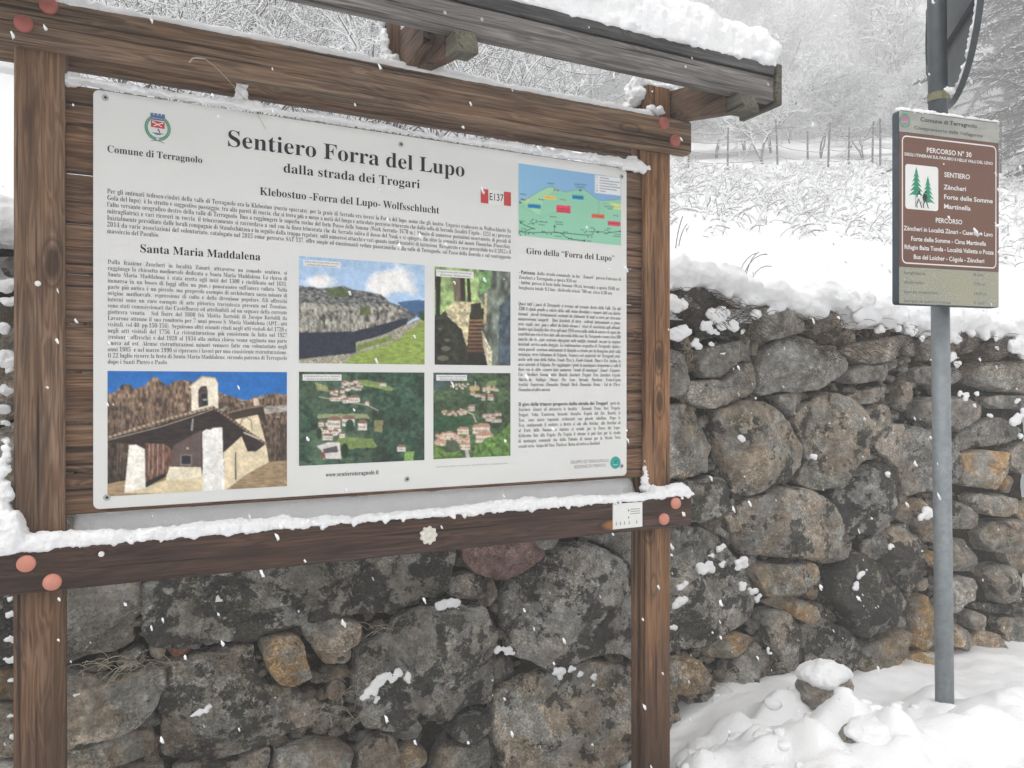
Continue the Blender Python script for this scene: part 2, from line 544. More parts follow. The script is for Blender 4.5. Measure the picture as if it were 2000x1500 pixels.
# ------------------------------------------------------------ lettering from Blender's built-in font
GL = {}
def _mb(c):
    if 'A' <= c <= 'Z': return chr(0x1D400 + ord(c) - 65)
    if 'a' <= c <= 'z': return chr(0x1D41A + ord(c) - 97)
    if '0' <= c <= '9': return chr(0x1D7CE + ord(c) - 48)
    return c
def _mi(c):
    if c == 'h': return '\u210e'
    if 'A' <= c <= 'Z': return chr(0x1D434 + ord(c) - 65)
    if 'a' <= c <= 'z': return chr(0x1D44E + ord(c) - 97)
    return _mb(c)
def _b(c): return c
STY = {'bold': (_mb, 0.0, 4), 'head': (_mb, -0.003, 4), 'body': (_mb, -0.0085, 1), 'ital': (_mb, -0.010, 1), 'sans': (_b, 0.004, 3), 'sansb': (_b, 0.018, 2)}
ACC = {'è': ('e', -1), 'é': ('e', 1), 'à': ('a', -1), 'ì': ('i', -1), 'ù': ('u', -1), 'ò': ('o', -1), 'ü': ('u', 0)}
def glyphs(need):
    # one text object per style: every glyph alone on a line, then every glyph between two H for its width
    objs = []
    SP = 3.0
    for sty, chars in need.items():
        fn, off, res = STY[sty]
        base = {'H'}
        for c in chars:
            if c == ' ': continue
            if sty not in ('sans', 'sansb') and c in ACC: c = ACC[c][0]
            base.add(c)
        base = sorted(base)
        H = fn('H')
        lines = [fn(c) for c in base] + [H + fn(c) + H for c in base] + [H + H]
        cu = bpy.data.curves.new('glyph_tmp', 'FONT')
        cu.body = '\n'.join(lines); cu.size = 1; cu.offset = off; cu.resolution_u = res
        cu.space_line = SP; cu.dimensions = '2D'; cu.fill_mode = 'FRONT'
        o = bpy.data.objects.new('glyph_tmp', cu); col.objects.link(o)
        objs.append((sty, base, o))
    bpy.context.view_layer.update()
    dg = bpy.context.evaluated_depsgraph_get()
    for sty, base, o in objs:
        me = o.evaluated_get(dg).to_mesh()
        v = np.zeros(len(me.vertices) * 3, np.float32); me.vertices.foreach_get('co', v); v = v.reshape(-1, 3)[:, :2].astype(float)
        line = np.round((0.3 - v[:, 1]) / SP).astype(int)
        v[:, 1] += line * SP
        faces = [[] for _ in range(2 * len(base) + 1)]
        for p in me.polygons:
            f = tuple(p.vertices)
            faces[line[f[0]]].append(f)
        w = []
        for k in range(2 * len(base) + 1):
            x = v[line == k, 0]
            w.append(x.max() - x.min() if len(x) else .3)
        for i, c in enumerate(base):
            idx = np.nonzero(line == i)[0]
            mp = {int(a): b for b, a in enumerate(idx)}
            gv = v[idx].copy(); top = gv[:, 1].max()
            if sty == 'ital': gv[:, 0] += gv[:, 1] * 0.26 - .05
            GL[sty, c] = [gv, [tuple(mp[a] for a in f) for f in faces[i]], (w[len(base) + i] - w[-1]) * (.9 if sty == 'ital' else 1), top]
        o.evaluated_get(dg).to_mesh_clear()
    for sty, base, o in objs:
        cu = o.data
        bpy.data.objects.remove(o); bpy.data.curves.remove(cu)

def adv(sty, c):
    if c == ' ': return 0.26
    if sty not in ('sans', 'sansb') and c in ACC: c = ACC[c][0]
    return GL[sty, c][2]
def twidth(sty, t): return sum(adv(sty, c) for c in t)
CAPH = {}
def caph(sty):
    return GL[sty, 'H'][3]

_disp = {}
def crumble(o, scale, strength):
    if strength <= 0: return
    if scale not in _disp:
        tx = bpy.data.textures.new('snow_crumbs', 'CLOUDS'); tx.noise_scale = scale; tx.noise_depth = 3
        _disp[scale] = tx
    d = o.modifiers.new('crumbs', 'DISPLACE'); d.texture = _disp[scale]; d.strength = strength; d.mid_level = .5
    d.texture_coords = 'LOCAL'

class Text:
    """collects lettering laid flat on a plane; build() makes one mesh"""
    def __init__(self): self.v, self.f, self.n = [], [], 0
    def run(self, sty, t, x0, z0, cap, x1=None, xs=None, gap=0.0, just=False):
        sy = cap / caph(sty)
        w = twidth(sty, t)
        sp = t.count(' ')
        sx = xs if xs is not None else (sy if x1 is None else (x1 - x0) / w)
        extra = 0.0
        if just and x1 is not None and sp:
            extra = ((x1 - x0) - w * sx) / sp
        x = x0
        for c in t:
            if c == ' ':
                x += adv(sty, c) * sx + extra
                continue
            acc = None
            if sty not in ('sans', 'sansb') and c in ACC:
                c, acc = ACC[c]
            v, f, a, top = GL[sty, c]
            for p in v: self.v.append((x + p[0] * sx, z0 + p[1] * sy))
            self.f += [tuple(i + self.n for i in q) for q in f]
            self.n += len(v)
            if acc is not None:
                cx, b = x + a * sx * 0.42, z0 + (0.70 if c != 'i' else 0.52) * sy * 0.75
                if acc == 0:
                    qs = [[(cx - .14 * sx, b), (cx - .05 * sx, b), (cx - .05 * sx, b + .08 * sy), (cx - .14 * sx, b + .08 * sy)],
                          [(cx + .07 * sx, b), (cx + .16 * sx, b), (cx + .16 * sx, b + .08 * sy), (cx + .07 * sx, b + .08 * sy)]]
                else:
                    d = .10 * sx * acc
                    qs = [[(cx - d - .04 * sx, b), (cx - d + .03 * sx, b), (cx + d + .06 * sx, b + .16 * sy), (cx + d - .07 * sx, b + .16 * sy)]]
                for q in qs:
                    self.v += q
                    self.f.append(tuple(range(self.n, self.n + 4))); self.n += 4
            x += a * sx
        return x
    def block(self, sty, lines, x0, x1, z0, dz, cap, last_full=False):
        ws = [twidth(sty, l) for l in lines]
        full = ws[:-1] if (not last_full and len(ws) > 1) else ws
        xs = (x1 - x0) / max(full) * 1.0
        for i, l in enumerate(lines):
            lf = l.endswith('|')
            l = l.rstrip('|')
            isfull = (i < len(lines) - 1 or last_full) and not lf
            self.run(sty, l, x0, z0 - dz * i, cap, x1 if isfull else None, xs=xs, just=isfull)
    def build(self, name, mat, parent, plane):
        """plane(x,z)->local xyz"""
        o = mesh_np(name, [plane(a, b) for a, b in self.v], self.f, mat, parent)
        return o

def flat(name, polys, mat, parent, plane):
    mb = MB()
    for p in polys:
        mb.add([plane(a, b) for a, b in p], [tuple(range(len(p)))])
    return mb.build(name, mat, parent)

def ell(cx, cz, rx, rz, n=20, rot=0.0):
    return [(cx + rx * math.cos(a) * math.cos(rot) - rz * math.sin(a) * math.sin(rot), cz + rx * math.cos(a) * math.sin(rot) + rz * math.sin(a) * math.cos(rot)) for a in [2 * math.pi * i / n for i in range(n)]]

def rrect(x0, x1, z0, z1, r, n=6):
    pts = []
    for cx, cz, a0 in ((x1 - r, z1 - r, 0), (x0 + r, z1 - r, 90), (x0 + r, z0 + r, 180), (x1 - r, z0 + r, 270)):
        for i in range(n + 1):
            a = math.radians(a0 + 90 * i / n)
            pts.append((cx + r * math.cos(a), cz + r * math.sin(a)))
    return pts


# ------------------------------------------------------------ printed photographs, painted point by point
class Pic:
    def __init__(self, W, H, quad, seed=1):
        self.W, self.H, self.q = W * 2, H * 2, quad
        self.im = np.ones((self.H, self.W, 3)) * .8
        x0, x1, t0, t1, b0, b1 = quad
        u = (np.arange(self.W) + .5) / self.W
        v = (np.arange(self.H) + .5) / self.H
        self.U, self.V = np.meshgrid(u, v)
        self.X = x0 + (x1 - x0) * self.U
        top = t0 + (t1 - t0) * self.U; bot = b0 + (b1 - b0) * self.U
        self.Y = top + (bot - top) * self.V
        self.s = (x1 - x0)
        self.seed = seed
    def inside(self, pts):
        m = np.zeros(self.X.shape, bool)
        n = len(pts)
        for i in range(n):
            xa, ya = pts[i]; xb, yb = pts[(i + 1) % n]
            if ya == yb: continue
            c = (ya > self.Y) != (yb > self.Y)
            m ^= c & (self.X < (xb - xa) * (self.Y - ya) / (yb - ya) + xa)
        return m
    def nz(self, sx, sy, oct=4, seed=0, gain=.55):
        p = np.stack([self.X / sx, self.Y / sy, np.full(self.X.shape, self.seed * 1.7)], -1)
        return fbm(p, self.seed * 13 + seed, oct, gain)
    def put(self, mask, c, var=0.0, nz=None):
        c = np.array(c, float) / 255
        im = c * np.ones_like(self.im)
        if nz is not None: im = im * (1 + var * nz[..., None])
        self.im[mask] = im[mask]
    def poly(self, pts, c, var=0.0, sx=20, sy=20, rough=0, seed=0):
        if rough:
            X, Y = self.X, self.Y
            self.X = X + rough * self.nz(self.s / 30, self.s / 30, 3, seed + 5)
            Yn = Y + rough * self.nz(self.s / 30, self.s / 30, 3, seed + 9)
            self.Y = Yn
            m = self.inside(pts)
            self.X, self.Y = X, Y
        else:
            m = self.inside(pts)
        self.put(m, c, var, self.nz(sx, sy, 5, seed) if var else None)
        return m
    def line(self, pts, w, c):
        for (xa, ya), (xb, yb) in zip(pts[:-1], pts[1:]):
            dx, dy = xb - xa, yb - ya
            L = math.hypot(dx, dy) + 1e-9
            t = np.clip(((self.X - xa) * dx + (self.Y - ya) * dy) / L ** 2, 0, 1)
            d = np.hypot(self.X - xa - t * dx, self.Y - ya - t * dy)
            self.put(d < w / 2, c)
    def dot(self, x, y, r, c, ry=None):
        self.put(((self.X - x) / r) ** 2 + ((self.Y - y) / (ry or r)) ** 2 < 1, c)
    def rect(self, x0, x1, y0, y1, c, slope=0.0):
        self.poly([(x0, y0), (x1, y0 + slope * (x1 - x0)), (x1, y1 + slope * (x1 - x0)), (x0, y1)], c)
    def mesh(self, name, s0, s1, z0, z1, e, parent):
        im = self.im
        k = im.copy()
        for ax in (0, 1, 0, 1): k = (np.roll(k, 1, ax) + k * 2 + np.roll(k, -1, ax)) / 4
        k[:, :2], k[:, -2:], k[:2], k[-2:] = im[:, :2], im[:, -2:], im[:2], im[-2:]
        im = k * (.85 if name != 'trail_map' else .4) + im * (.15 if name != 'trail_map' else .6)
        if name != 'trail_map':
            g = .13 * self.nz(self.s / 90, self.s / 90, 3, 41, .8) + .10 * self.nz(self.s / 28, self.s / 28, 3, 42)
            im = im * (1 + g)[..., None]
            lum = im.mean(-1, keepdims=True)
            im = lum + (im - lum) * .86
        im = np.clip(im, 0.01, 1)
        im = im.reshape(self.H // 2, 2, self.W // 2, 2, 3).mean((1, 3))
        h, w = im.shape[:2]
        lin = np.where(im <= .04045, im / 12.92, ((im + .055) / 1.055) ** 2.4)
        xs = np.linspace(s0, s1, w); zs = np.linspace(z1, z0, h)
        XX, ZZ = np.meshgrid(xs, zs)
        V = np.stack([XX, np.full_like(XX, -e), ZZ], -1).reshape(-1, 3)
        i = np.arange(h - 1)[:, None] * w + np.arange(w - 1)[None]
        Fc = np.stack([i, i + w, i + w + 1, i + 1], -1).reshape(-1, 4)
        o = mesh_np(name, V, Fc, M['picture'], parent)
        a = o.data.color_attributes.new('Col', 'FLOAT_COLOR', 'POINT')
        a.data.foreach_set('color', np.concatenate([lin.reshape(-1, 3), np.ones((h * w, 1))], 1).astype(np.float32).ravel())
        return o

def pic_chapel():
    p = Pic(250, 170, (97, 1812, 118, 122, 1322, 1215), 3)
    p.put(p.X > 0, (22, 104, 190)); p.im += (p.V[..., None] * np.array([.1, .12, .10]))
    hill = [(97, 340), (180, 320), (240, 250), (290, 250), (330, 290), (430, 270), (480, 190), (530, 180), (590, 230), (620, 260), (700, 220), (760, 205), (880, 215), (1100, 310), (1180, 340), (1300, 380), (1420, 390), (1500, 360), (1600, 340), (1700, 330), (1900, 345), (1900, 1400), (0, 1400), (0, 340)]
    m = p.poly(hill, (112, 90, 72), 1.0, 18, 40, 14)
    n = p.nz(120, 90, 4, 8)
    p.im[m] *= (1.08 - .55 * np.clip((p.Y - 300) / 800, 0, 1) + .35 * n)[m][:, None]
    g = m & (p.nz(90, 60, 4, 21) > .12) & (p.X > 880) & (p.Y < 560); p.put(g, (150, 145, 128), .4, p.nz(25, 14, 4, 3))
    p.put(m & (p.X > 1560) & (np.abs(p.Y - 480 - (1700 - p.X) * .12) < 34), (165, 158, 148), .5, p.nz(30, 12, 4, 4))
    for x in (230, 300, 470, 520, 640, 1650, 1700, 205):
        p.line([(x, 300 + (x * 7) % 200), (x - 20, 1100)], 5, (140, 118, 104))
    p.poly([(97, 1200), (250, 1165), (620, 1100), (1180, 1100), (1400, 1080), (1620, 985), (1812, 965), (1812, 1400), (0, 1400)], (158, 132, 96), .35, 60, 10)
    p.poly([(245, 1290), (440, 1230), (620, 1160), (960, 1130), (1190, 1262), (960, 1290)], (222, 203, 160), .08, 60, 20)
    p.poly([(1165, 890), (1345, 735), (1280, 580), (1510, 530), (1590, 800), (1622, 985), (1400, 1100), (1180, 1262)], (226, 208, 170), .10, 50, 50)
    p.line([(1330, 640), (1350, 575), (1400, 560), (1440, 590), (1450, 680)], 7, (120, 105, 90))
    p.poly([(1205, 522), (1380, 480), (1560, 448), (1608, 640), (1585, 640), (1505, 532), (1262, 582)], (62, 48, 42), .4, 20, 10)
    p.line([(1205, 518), (1380, 476), (1562, 446)], 14, (140, 118, 92))
    p.poly([(1462, 375), (1510, 362), (1522, 440), (1466, 450)], (214, 196, 172)); p.rect(1456, 1514, 360, 374, (150, 90, 70))
    p.poly([(860, 535), (856, 290), (832, 272), (958, 172), (1085, 185), (1112, 232), (1116, 480), (1050, 462)], (236, 224, 200), .07, 60, 60)
    p.line([(830, 275), (958, 170), (1085, 183), (1112, 232)], 12, (180, 160, 138))
    p.poly([(926, 470), (922, 300), (950, 266), (1000, 262), (1012, 300), (1016, 445)], (72, 62, 58), .8, 14, 14)
    p.dot(975, 360, 26, (40, 36, 34)); p.dot(985, 425, 30, (30, 40, 40), 22); p.dot(985, 392, 22, (150, 160, 150), 9)
    p.poly([(100, 772), (560, 640), (860, 540), (1062, 462), (1590, 812), (1490, 884), (1405, 884), (1345, 738), (1168, 895), (1150, 640), (960, 690), (960, 1040), (640, 1040), (700, 880), (430, 870), (290, 815), (105, 800)], (48, 38, 35), .5, 60, 14)
    p.poly([(690, 830), (955, 680), (955, 1034), (655, 1034)], (98, 80, 74), .15, 60, 40)
    p.poly([(432, 808), (610, 818), (690, 880), (662, 1030), (622, 1100), (438, 1185)], (112, 76, 62), .8, 9, 40)
    for x in (470, 505, 548, 600): p.line([(x, 820), (x - 6, 1120)], 8, (178, 150, 130))
    p.rect(752, 862, 918, 1020, (140, 122, 110)); p.rect(766, 850, 928, 1008, (28, 38, 46)); p.dot(822, 858, 12, (190, 175, 160))
    p.poly([(436, 1180), (620, 1092), (622, 1128), (436, 1234)], (26, 24, 26))
    p.poly([(618, 1162), (652, 1034), (950, 1036), (962, 1130), (730, 1162)], (234, 222, 192), .1, 40, 40)
    p.poly([(288, 828), (350, 822), (430, 866), (436, 1238), (246, 1286)], (240, 235, 222), .05, 50, 80)
    p.poly([(962, 700), (1000, 672), (1040, 682), (1060, 662), (1155, 655), (1162, 890), (1182, 1262), (966, 1270)], (234, 231, 224), .05, 60, 60)
    p.poly([(840, 540), (1058, 462), (1066, 480), (860, 560)], (60, 46, 42))
    p.poly([(865, 570), (880, 572), (872, 690), (850, 690)], (150, 150, 155))
    p.line([(1285, 900), (1287, 1150)], 12, (60, 56, 52))
    for i in range(46):
        t = i / 45
        x, y = 105 + 955 * t, 758 - 292 * t - 18 * math.sin(t * 3.1)
        p.dot(x, y, 15, (188, 166, 138) if i % 2 else (132, 108, 88), 13)
    p.line([(100, 782), (560, 656), (860, 556), (1060, 484)], 7, (205, 190, 168))
    for i in range(34):
        t = i / 33
        p.dot(1070 + 515 * t, 466 + 344 * t, 13, (150, 126, 102) if i % 2 else (92, 72, 60), 12)
    p.line([(1370, 705), (1520, 765)], 16, (196, 186, 170))
    return p

def pic_fort():
    p = Pic(170, 140, (52, 948, 35, 100, 812, 812), 5)
    p.put(p.X > 0, (158, 190, 224)); p.im += (p.V[..., None] * .12)
    cl = p.nz(150, 110, 5, 2) + 1.1 * np.exp(-((p.X - 720) / 200) ** 2 - ((p.Y - 230) / 110) ** 2) + .9 * np.exp(-((p.X - 180) / 120) ** 2 - ((p.Y - 220) / 60) ** 2)
    a = np.clip((cl - .25) * 2.2, 0, 1)[..., None]
    p.im = p.im * (1 - a) + a * np.array([.93, .92, .91]) * (1 - .08 * p.nz(60, 40, 3, 6)[..., None])
    p.poly([(740, 370), (800, 358), (900, 350), (960, 356), (960, 500), (860, 460)], (60, 98, 146), .2, 40, 20)
    p.poly([(0, 245), (120, 258), (200, 268), (330, 255), (350, 250), (420, 280), (520, 290), (620, 312), (690, 372), (790, 400), (895, 462), (760, 540), (430, 620), (0, 640)], (106, 108, 106), 1.3, 16, 9, 10)
    p.poly([(230, 285), (330, 262), (410, 285), (390, 330), (280, 330)], (84, 98, 58), .6, 12, 12, 8)
    p.poly([(0, 370), (430, 402), (700, 395), (800, 440), (690, 520), (430, 590), (0, 605)], (150, 146, 134), 1.0, 13, 30, 14)
    m = p.inside([(0, 420), (430, 430), (720, 420), (690, 520), (430, 590), (0, 605)]) & (p.nz(16, 60, 3, 77) > .22); p.put(m, (70, 68, 66), .5, p.nz(12, 12, 3, 3))
    for x in range(70, 720, 13): p.line([(x, 380 + (x * 7) % 40), (x + 9, 384 + (x * 7) % 40)], 7, (186, 180, 166))
    p.poly([(470, 400), (540, 400), (540, 455), (470, 460)], (96, 104, 60), .6, 12, 12, 6)
    p.poly([(0, 592), (430, 578), (820, 476), (800, 570), (620, 610), (442, 660), (446, 735), (300, 750), (0, 790)], (44, 50, 66), .6, 14, 10, 8)
    p.poly([(440, 655), (640, 600), (930, 470), (1000, 480), (1000, 900), (0, 900), (0, 790), (300, 748), (440, 732)], (160, 154, 132), .9, 8, 6, 6)
    p.poly([(446, 680), (600, 632), (700, 600), (690, 640), (560, 680), (446, 722)], (118, 140, 62), .5, 8, 8, 6)
    p.poly([(350, 812), (440, 745), (600, 690), (740, 640), (920, 500), (1000, 490), (1000, 900), (330, 900)], (142, 164, 70), .4, 30, 8, 10)
    p.poly([(900, 440), (925, 425), (948, 450), (948, 500), (915, 490)], (52, 78, 44), .4, 8, 8)
    return p

def pic_gorge():
    p = Pic(104, 134, (1022, 1563, 110, 148, 820, 820), 7)
    p.put(p.X > 0, (48, 46, 36), .9, p.nz(40, 40, 5, 1))
    p.poly([(1022, 110), (1400, 120), (1390, 420), (1260, 380), (1120, 400), (1060, 460), (1022, 460)], (150, 176, 108), .6, 26, 34, 14)
    p.poly([(1030, 180), (1066, 180), (1060, 470), (1034, 480)], (34, 34, 28))
    p.poly([(1150, 190), (1225, 190), (1235, 360), (1160, 360)], (112, 96, 78), .4, 10, 60); p.poly([(1200, 190), (1232, 190), (1236, 360), (1205, 360)], (50, 40, 32))
    p.poly([(1246, 190), (1266, 190), (1278, 380), (1252, 370)], (48, 40, 32))
    p.poly([(1100, 420), (1160, 366), (1350, 366), (1360, 410), (1270, 430), (1262, 640), (1240, 690), (1210, 560), (1110, 470)], (206, 192, 150), .55, 16, 14, 10)
    p.poly([(1022, 500), (1110, 470), (1210, 560), (1245, 700), (1250, 820), (1022, 830)], (44, 44, 34), .9, 20, 24, 8)
    for (x, y, r) in ((1100, 700, 34), (1080, 770, 40), (1110, 640, 22), (1060, 560, 16)): p.dot(x, y, r, (104, 100, 78), r * .5)
    p.poly([(1275, 380), (1345, 370), (1350, 480), (1275, 480)], (48, 48, 34), .5, 12, 12)
    for i in range(9):
        y = 490 + i * 27
        p.poly([(1262 - i * 2, y), (1358 + i, y), (1360 + i, y + 14), (1262 - i * 2, y + 16)], (150 - i * 5, 112 - i * 5, 76 - i * 3), .3, 20, 6)
        p.poly([(1262 - i * 2, y + 16), (1358 + i, y + 14), (1360 + i, y + 27), (1262 - i * 2, y + 27)], (52, 38, 26))
    p.poly([(1255, 735), (1370, 735), (1390, 830), (1250, 830)], (40, 34, 28), .5, 12, 12)
    p.poly([(1330, 130), (1563, 140), (1563, 830), (1420, 830), (1360, 640), (1380, 420), (1330, 330)], (104, 112, 100), .9, 30, 60, 12)
    p.poly([(1330, 150), (1420, 140), (1410, 260), (1340, 320)], (112, 160, 90), .5, 20, 20, 12)
    p.poly([(1480, 400), (1563, 280), (1563, 830), (1470, 830)], (72, 88, 100), .6, 24, 30, 12)
    p.poly([(1352, 560), (1388, 640), (1430, 720), (1420, 820), (1395, 820), (1356, 660)], (212, 202, 168), .5, 10, 22, 8)
    p.poly([(1375, 300), (1392, 300), (1385, 520), (1362, 520)], (196, 178, 130), .4, 10, 22, 6)
    return p

def house(p, x, y, w, h, wall=(222, 212, 198), roof=(140, 100, 84)):
    p.rect(x, x + w, y, y + h, wall)
    p.poly([(x - w * .08, y + h * .15), (x + w * .25, y - h * .35), (x + w * .9, y - h * .3), (x + w * 1.08, y + h * .15)], roof)
    for i in range(max(1, int(w / 14))):
        p.rect(x + 4 + i * 14, x + 9 + i * 14, y + h * .45, y + h * .7, (78, 70, 66))

def pic_village(second=False):
    rnd = random.Random(5 if not second else 9)
    if not second:
        p = Pic(170, 130, (52, 948, 862, 868, 1545, 1490), 9)
        p.put(p.X > 0, (46, 72, 56), 1.15, p.nz(26, 24, 6, 1, .8)); big = p.nz(200, 150, 3, 4)
        p.im *= (1 + .5 * big)[..., None]
        m = (p.X < 560) & (p.nz(90, 60, 4, 7) > -.15); p.im[m] = p.im[m] * .75 + np.array([.36, .42, .24]) * .25 + .05
        for q, c in (([(450, 920), (600, 935), (720, 985), (700, 1005), (520, 970), (450, 950)], (132, 156, 84)), ([(160, 940), (250, 970), (260, 1010), (180, 1000)], (150, 150, 100)), ([(330, 1330), (560, 1340), (600, 1400), (400, 1420), (300, 1380)], (120, 142, 74)), ([(570, 1210), (640, 1210), (630, 1300), (570, 1290)], (134, 130, 84)), ([(180, 1170), (520, 1165), (540, 1200), (180, 1200)], (146, 152, 106)), ([(800, 1430), (870, 1430), (860, 1500), (790, 1500)], (128, 170, 84))):
            p.poly(q, c, .3, 14, 8, 8)
        p.line([(190, 1045), (400, 1085), (520, 1100), (600, 1140)], 8, (176, 170, 150))
        for i in range(26): house(p, 340 + rnd.random() * 130, 925 + rnd.random() * 60, 14 + rnd.random() * 16, 14 + rnd.random() * 8)
        for i in range(14): house(p, 255 + rnd.random() * 90, 985 + rnd.random() * 70, 20 + rnd.random() * 18, 18 + rnd.random() * 8)
        for x, y, w, h in ((270, 1045, 60, 32), (390, 1045, 80, 40), (350, 1060, 40, 30), (508, 1075, 28, 30), (610, 945, 50, 22)): house(p, x, y, w, h)
        for i in range(14): house(p, 180 + rnd.random() * 150, 1210 + rnd.random() * 100, 26 + rnd.random() * 24, 26 + rnd.random() * 12)
        for x, y, w, h in ((245, 1205, 90, 60), (345, 1195, 88, 60), (455, 1225, 66, 58), (210, 1320, 72, 36), (740, 1395, 62, 36)): house(p, x, y, w, h)
        p.poly([(170, 1400), (250, 1370), (330, 1370), (340, 1490), (215, 1490), (205, 1430)], (214, 208, 200)); p.poly([(215, 1420), (310, 1395), (320, 1440), (220, 1450)], (86, 84, 88)); p.poly([(205, 1440), (225, 1445), (235, 1490), (205, 1480)], (150, 70, 60))
        p.dot(400, 1250, 30, (40, 70, 46), 44); p.dot(365, 1430, 26, (30, 54, 36), 54); p.dot(190, 1310, 18, (32, 58, 38), 40)
    else:
        p = Pic(104, 112, (1013, 1563, 870, 872, 1492, 1462), 11)
        p.put(p.X > 0, (70, 94, 62), 1.1, p.nz(26, 22, 6, 1, .8)); p.im *= (1 + .4 * p.nz(180, 140, 3, 4))[..., None]
        m = (p.Y < 1000) | ((p.Y < 1260) & (p.X > 1330)); p.im[m] *= .85
        p.poly([(1390, 930), (1460, 930), (1450, 965), (1380, 960)], (120, 146, 84), .3, 10, 8, 6)
        p.poly([(1020, 870), (1290, 870), (1250, 900), (1020, 1000)], (70, 92, 96), .4, 20, 20, 8)
        p.poly([(1260, 1030), (1330, 1000), (1380, 1040), (1340, 1090), (1240, 1100)], (44, 78, 56), .5, 12, 12, 8)
        p.poly([(1020, 1180), (1250, 1180), (1300, 1240), (1100, 1290), (1013, 1290)], (46, 84, 54), .5, 16, 16, 8)
        p.line([(1200, 1130), (1290, 1170), (1310, 1220)], 10, (196, 184, 160)); p.line([(1255, 1480), (1240, 1400)], 26, (190, 184, 172))
        for i in range(12): house(p, 1130 + rnd.random() * 130, 945 + rnd.random() * 40, 12 + rnd.random() * 14, 10 + rnd.random() * 6)
        for i in range(22): house(p, 1265 + rnd.random() * 210, 965 + rnd.random() * 65, 16 + rnd.random() * 18, 14 + rnd.random() * 10, (218, 200, 170), (170, 130, 110))
        house(p, 1265, 975, 70, 22, (220, 188, 120), (190, 150, 110)); p.line([(1304, 935), (1304, 975)], 8, (180, 190, 200))
        for x, y, w, h in ((1255, 1110, 46, 34), (1350, 1035, 28, 34), (1395, 1040, 40, 28)): house(p, x, y, w, h, (200, 190, 180), (170, 110, 96))
        for i in range(18): house(p, 1070 + rnd.random() * 170, 1140 + rnd.random() * 26, 16 + rnd.random() * 12, 12 + rnd.random() * 6, (214, 190, 170), (176, 126, 108))
        for i in range(16): house(p, 1340 + rnd.random() * 130, 1155 + rnd.random() * 50, 22 + rnd.random() * 18, 16 + rnd.random() * 8, (206, 196, 180), (160, 118, 100))
        for i in range(46): house(p, 1020 + rnd.random() * 230, 1300 + rnd.random() * 90, 20 + rnd.random() * 20, 18 + rnd.random() * 10, (222, 196, 172), (188, 132, 112))
        for x, y, w, h in ((1180, 1270, 80, 40), (1285, 1255, 60, 50), (1310, 1250, 100, 60), (1310, 1310, 120, 60), (1100, 1300, 50, 34), (1200, 1380, 70, 40)): house(p, x, y, w, h, (224, 206, 182), (186, 140, 118))
        p.poly([(1300, 1400), (1380, 1340), (1480, 1300), (1563, 1220), (1563, 1500), (1280, 1500)], (92, 130, 58), .8, 16, 16, 14)
        p.poly([(1013, 1380), (1060, 1390), (1100, 1440), (1200, 1430), (1220, 1500), (1013, 1500)], (96, 128, 56), .8, 14, 14, 12); p.dot(1150, 1390, 36, (84, 96, 78), 40)
    p.im *= (1 + .10 * p.nz(7, 7, 2, 31))[..., None]
    return p

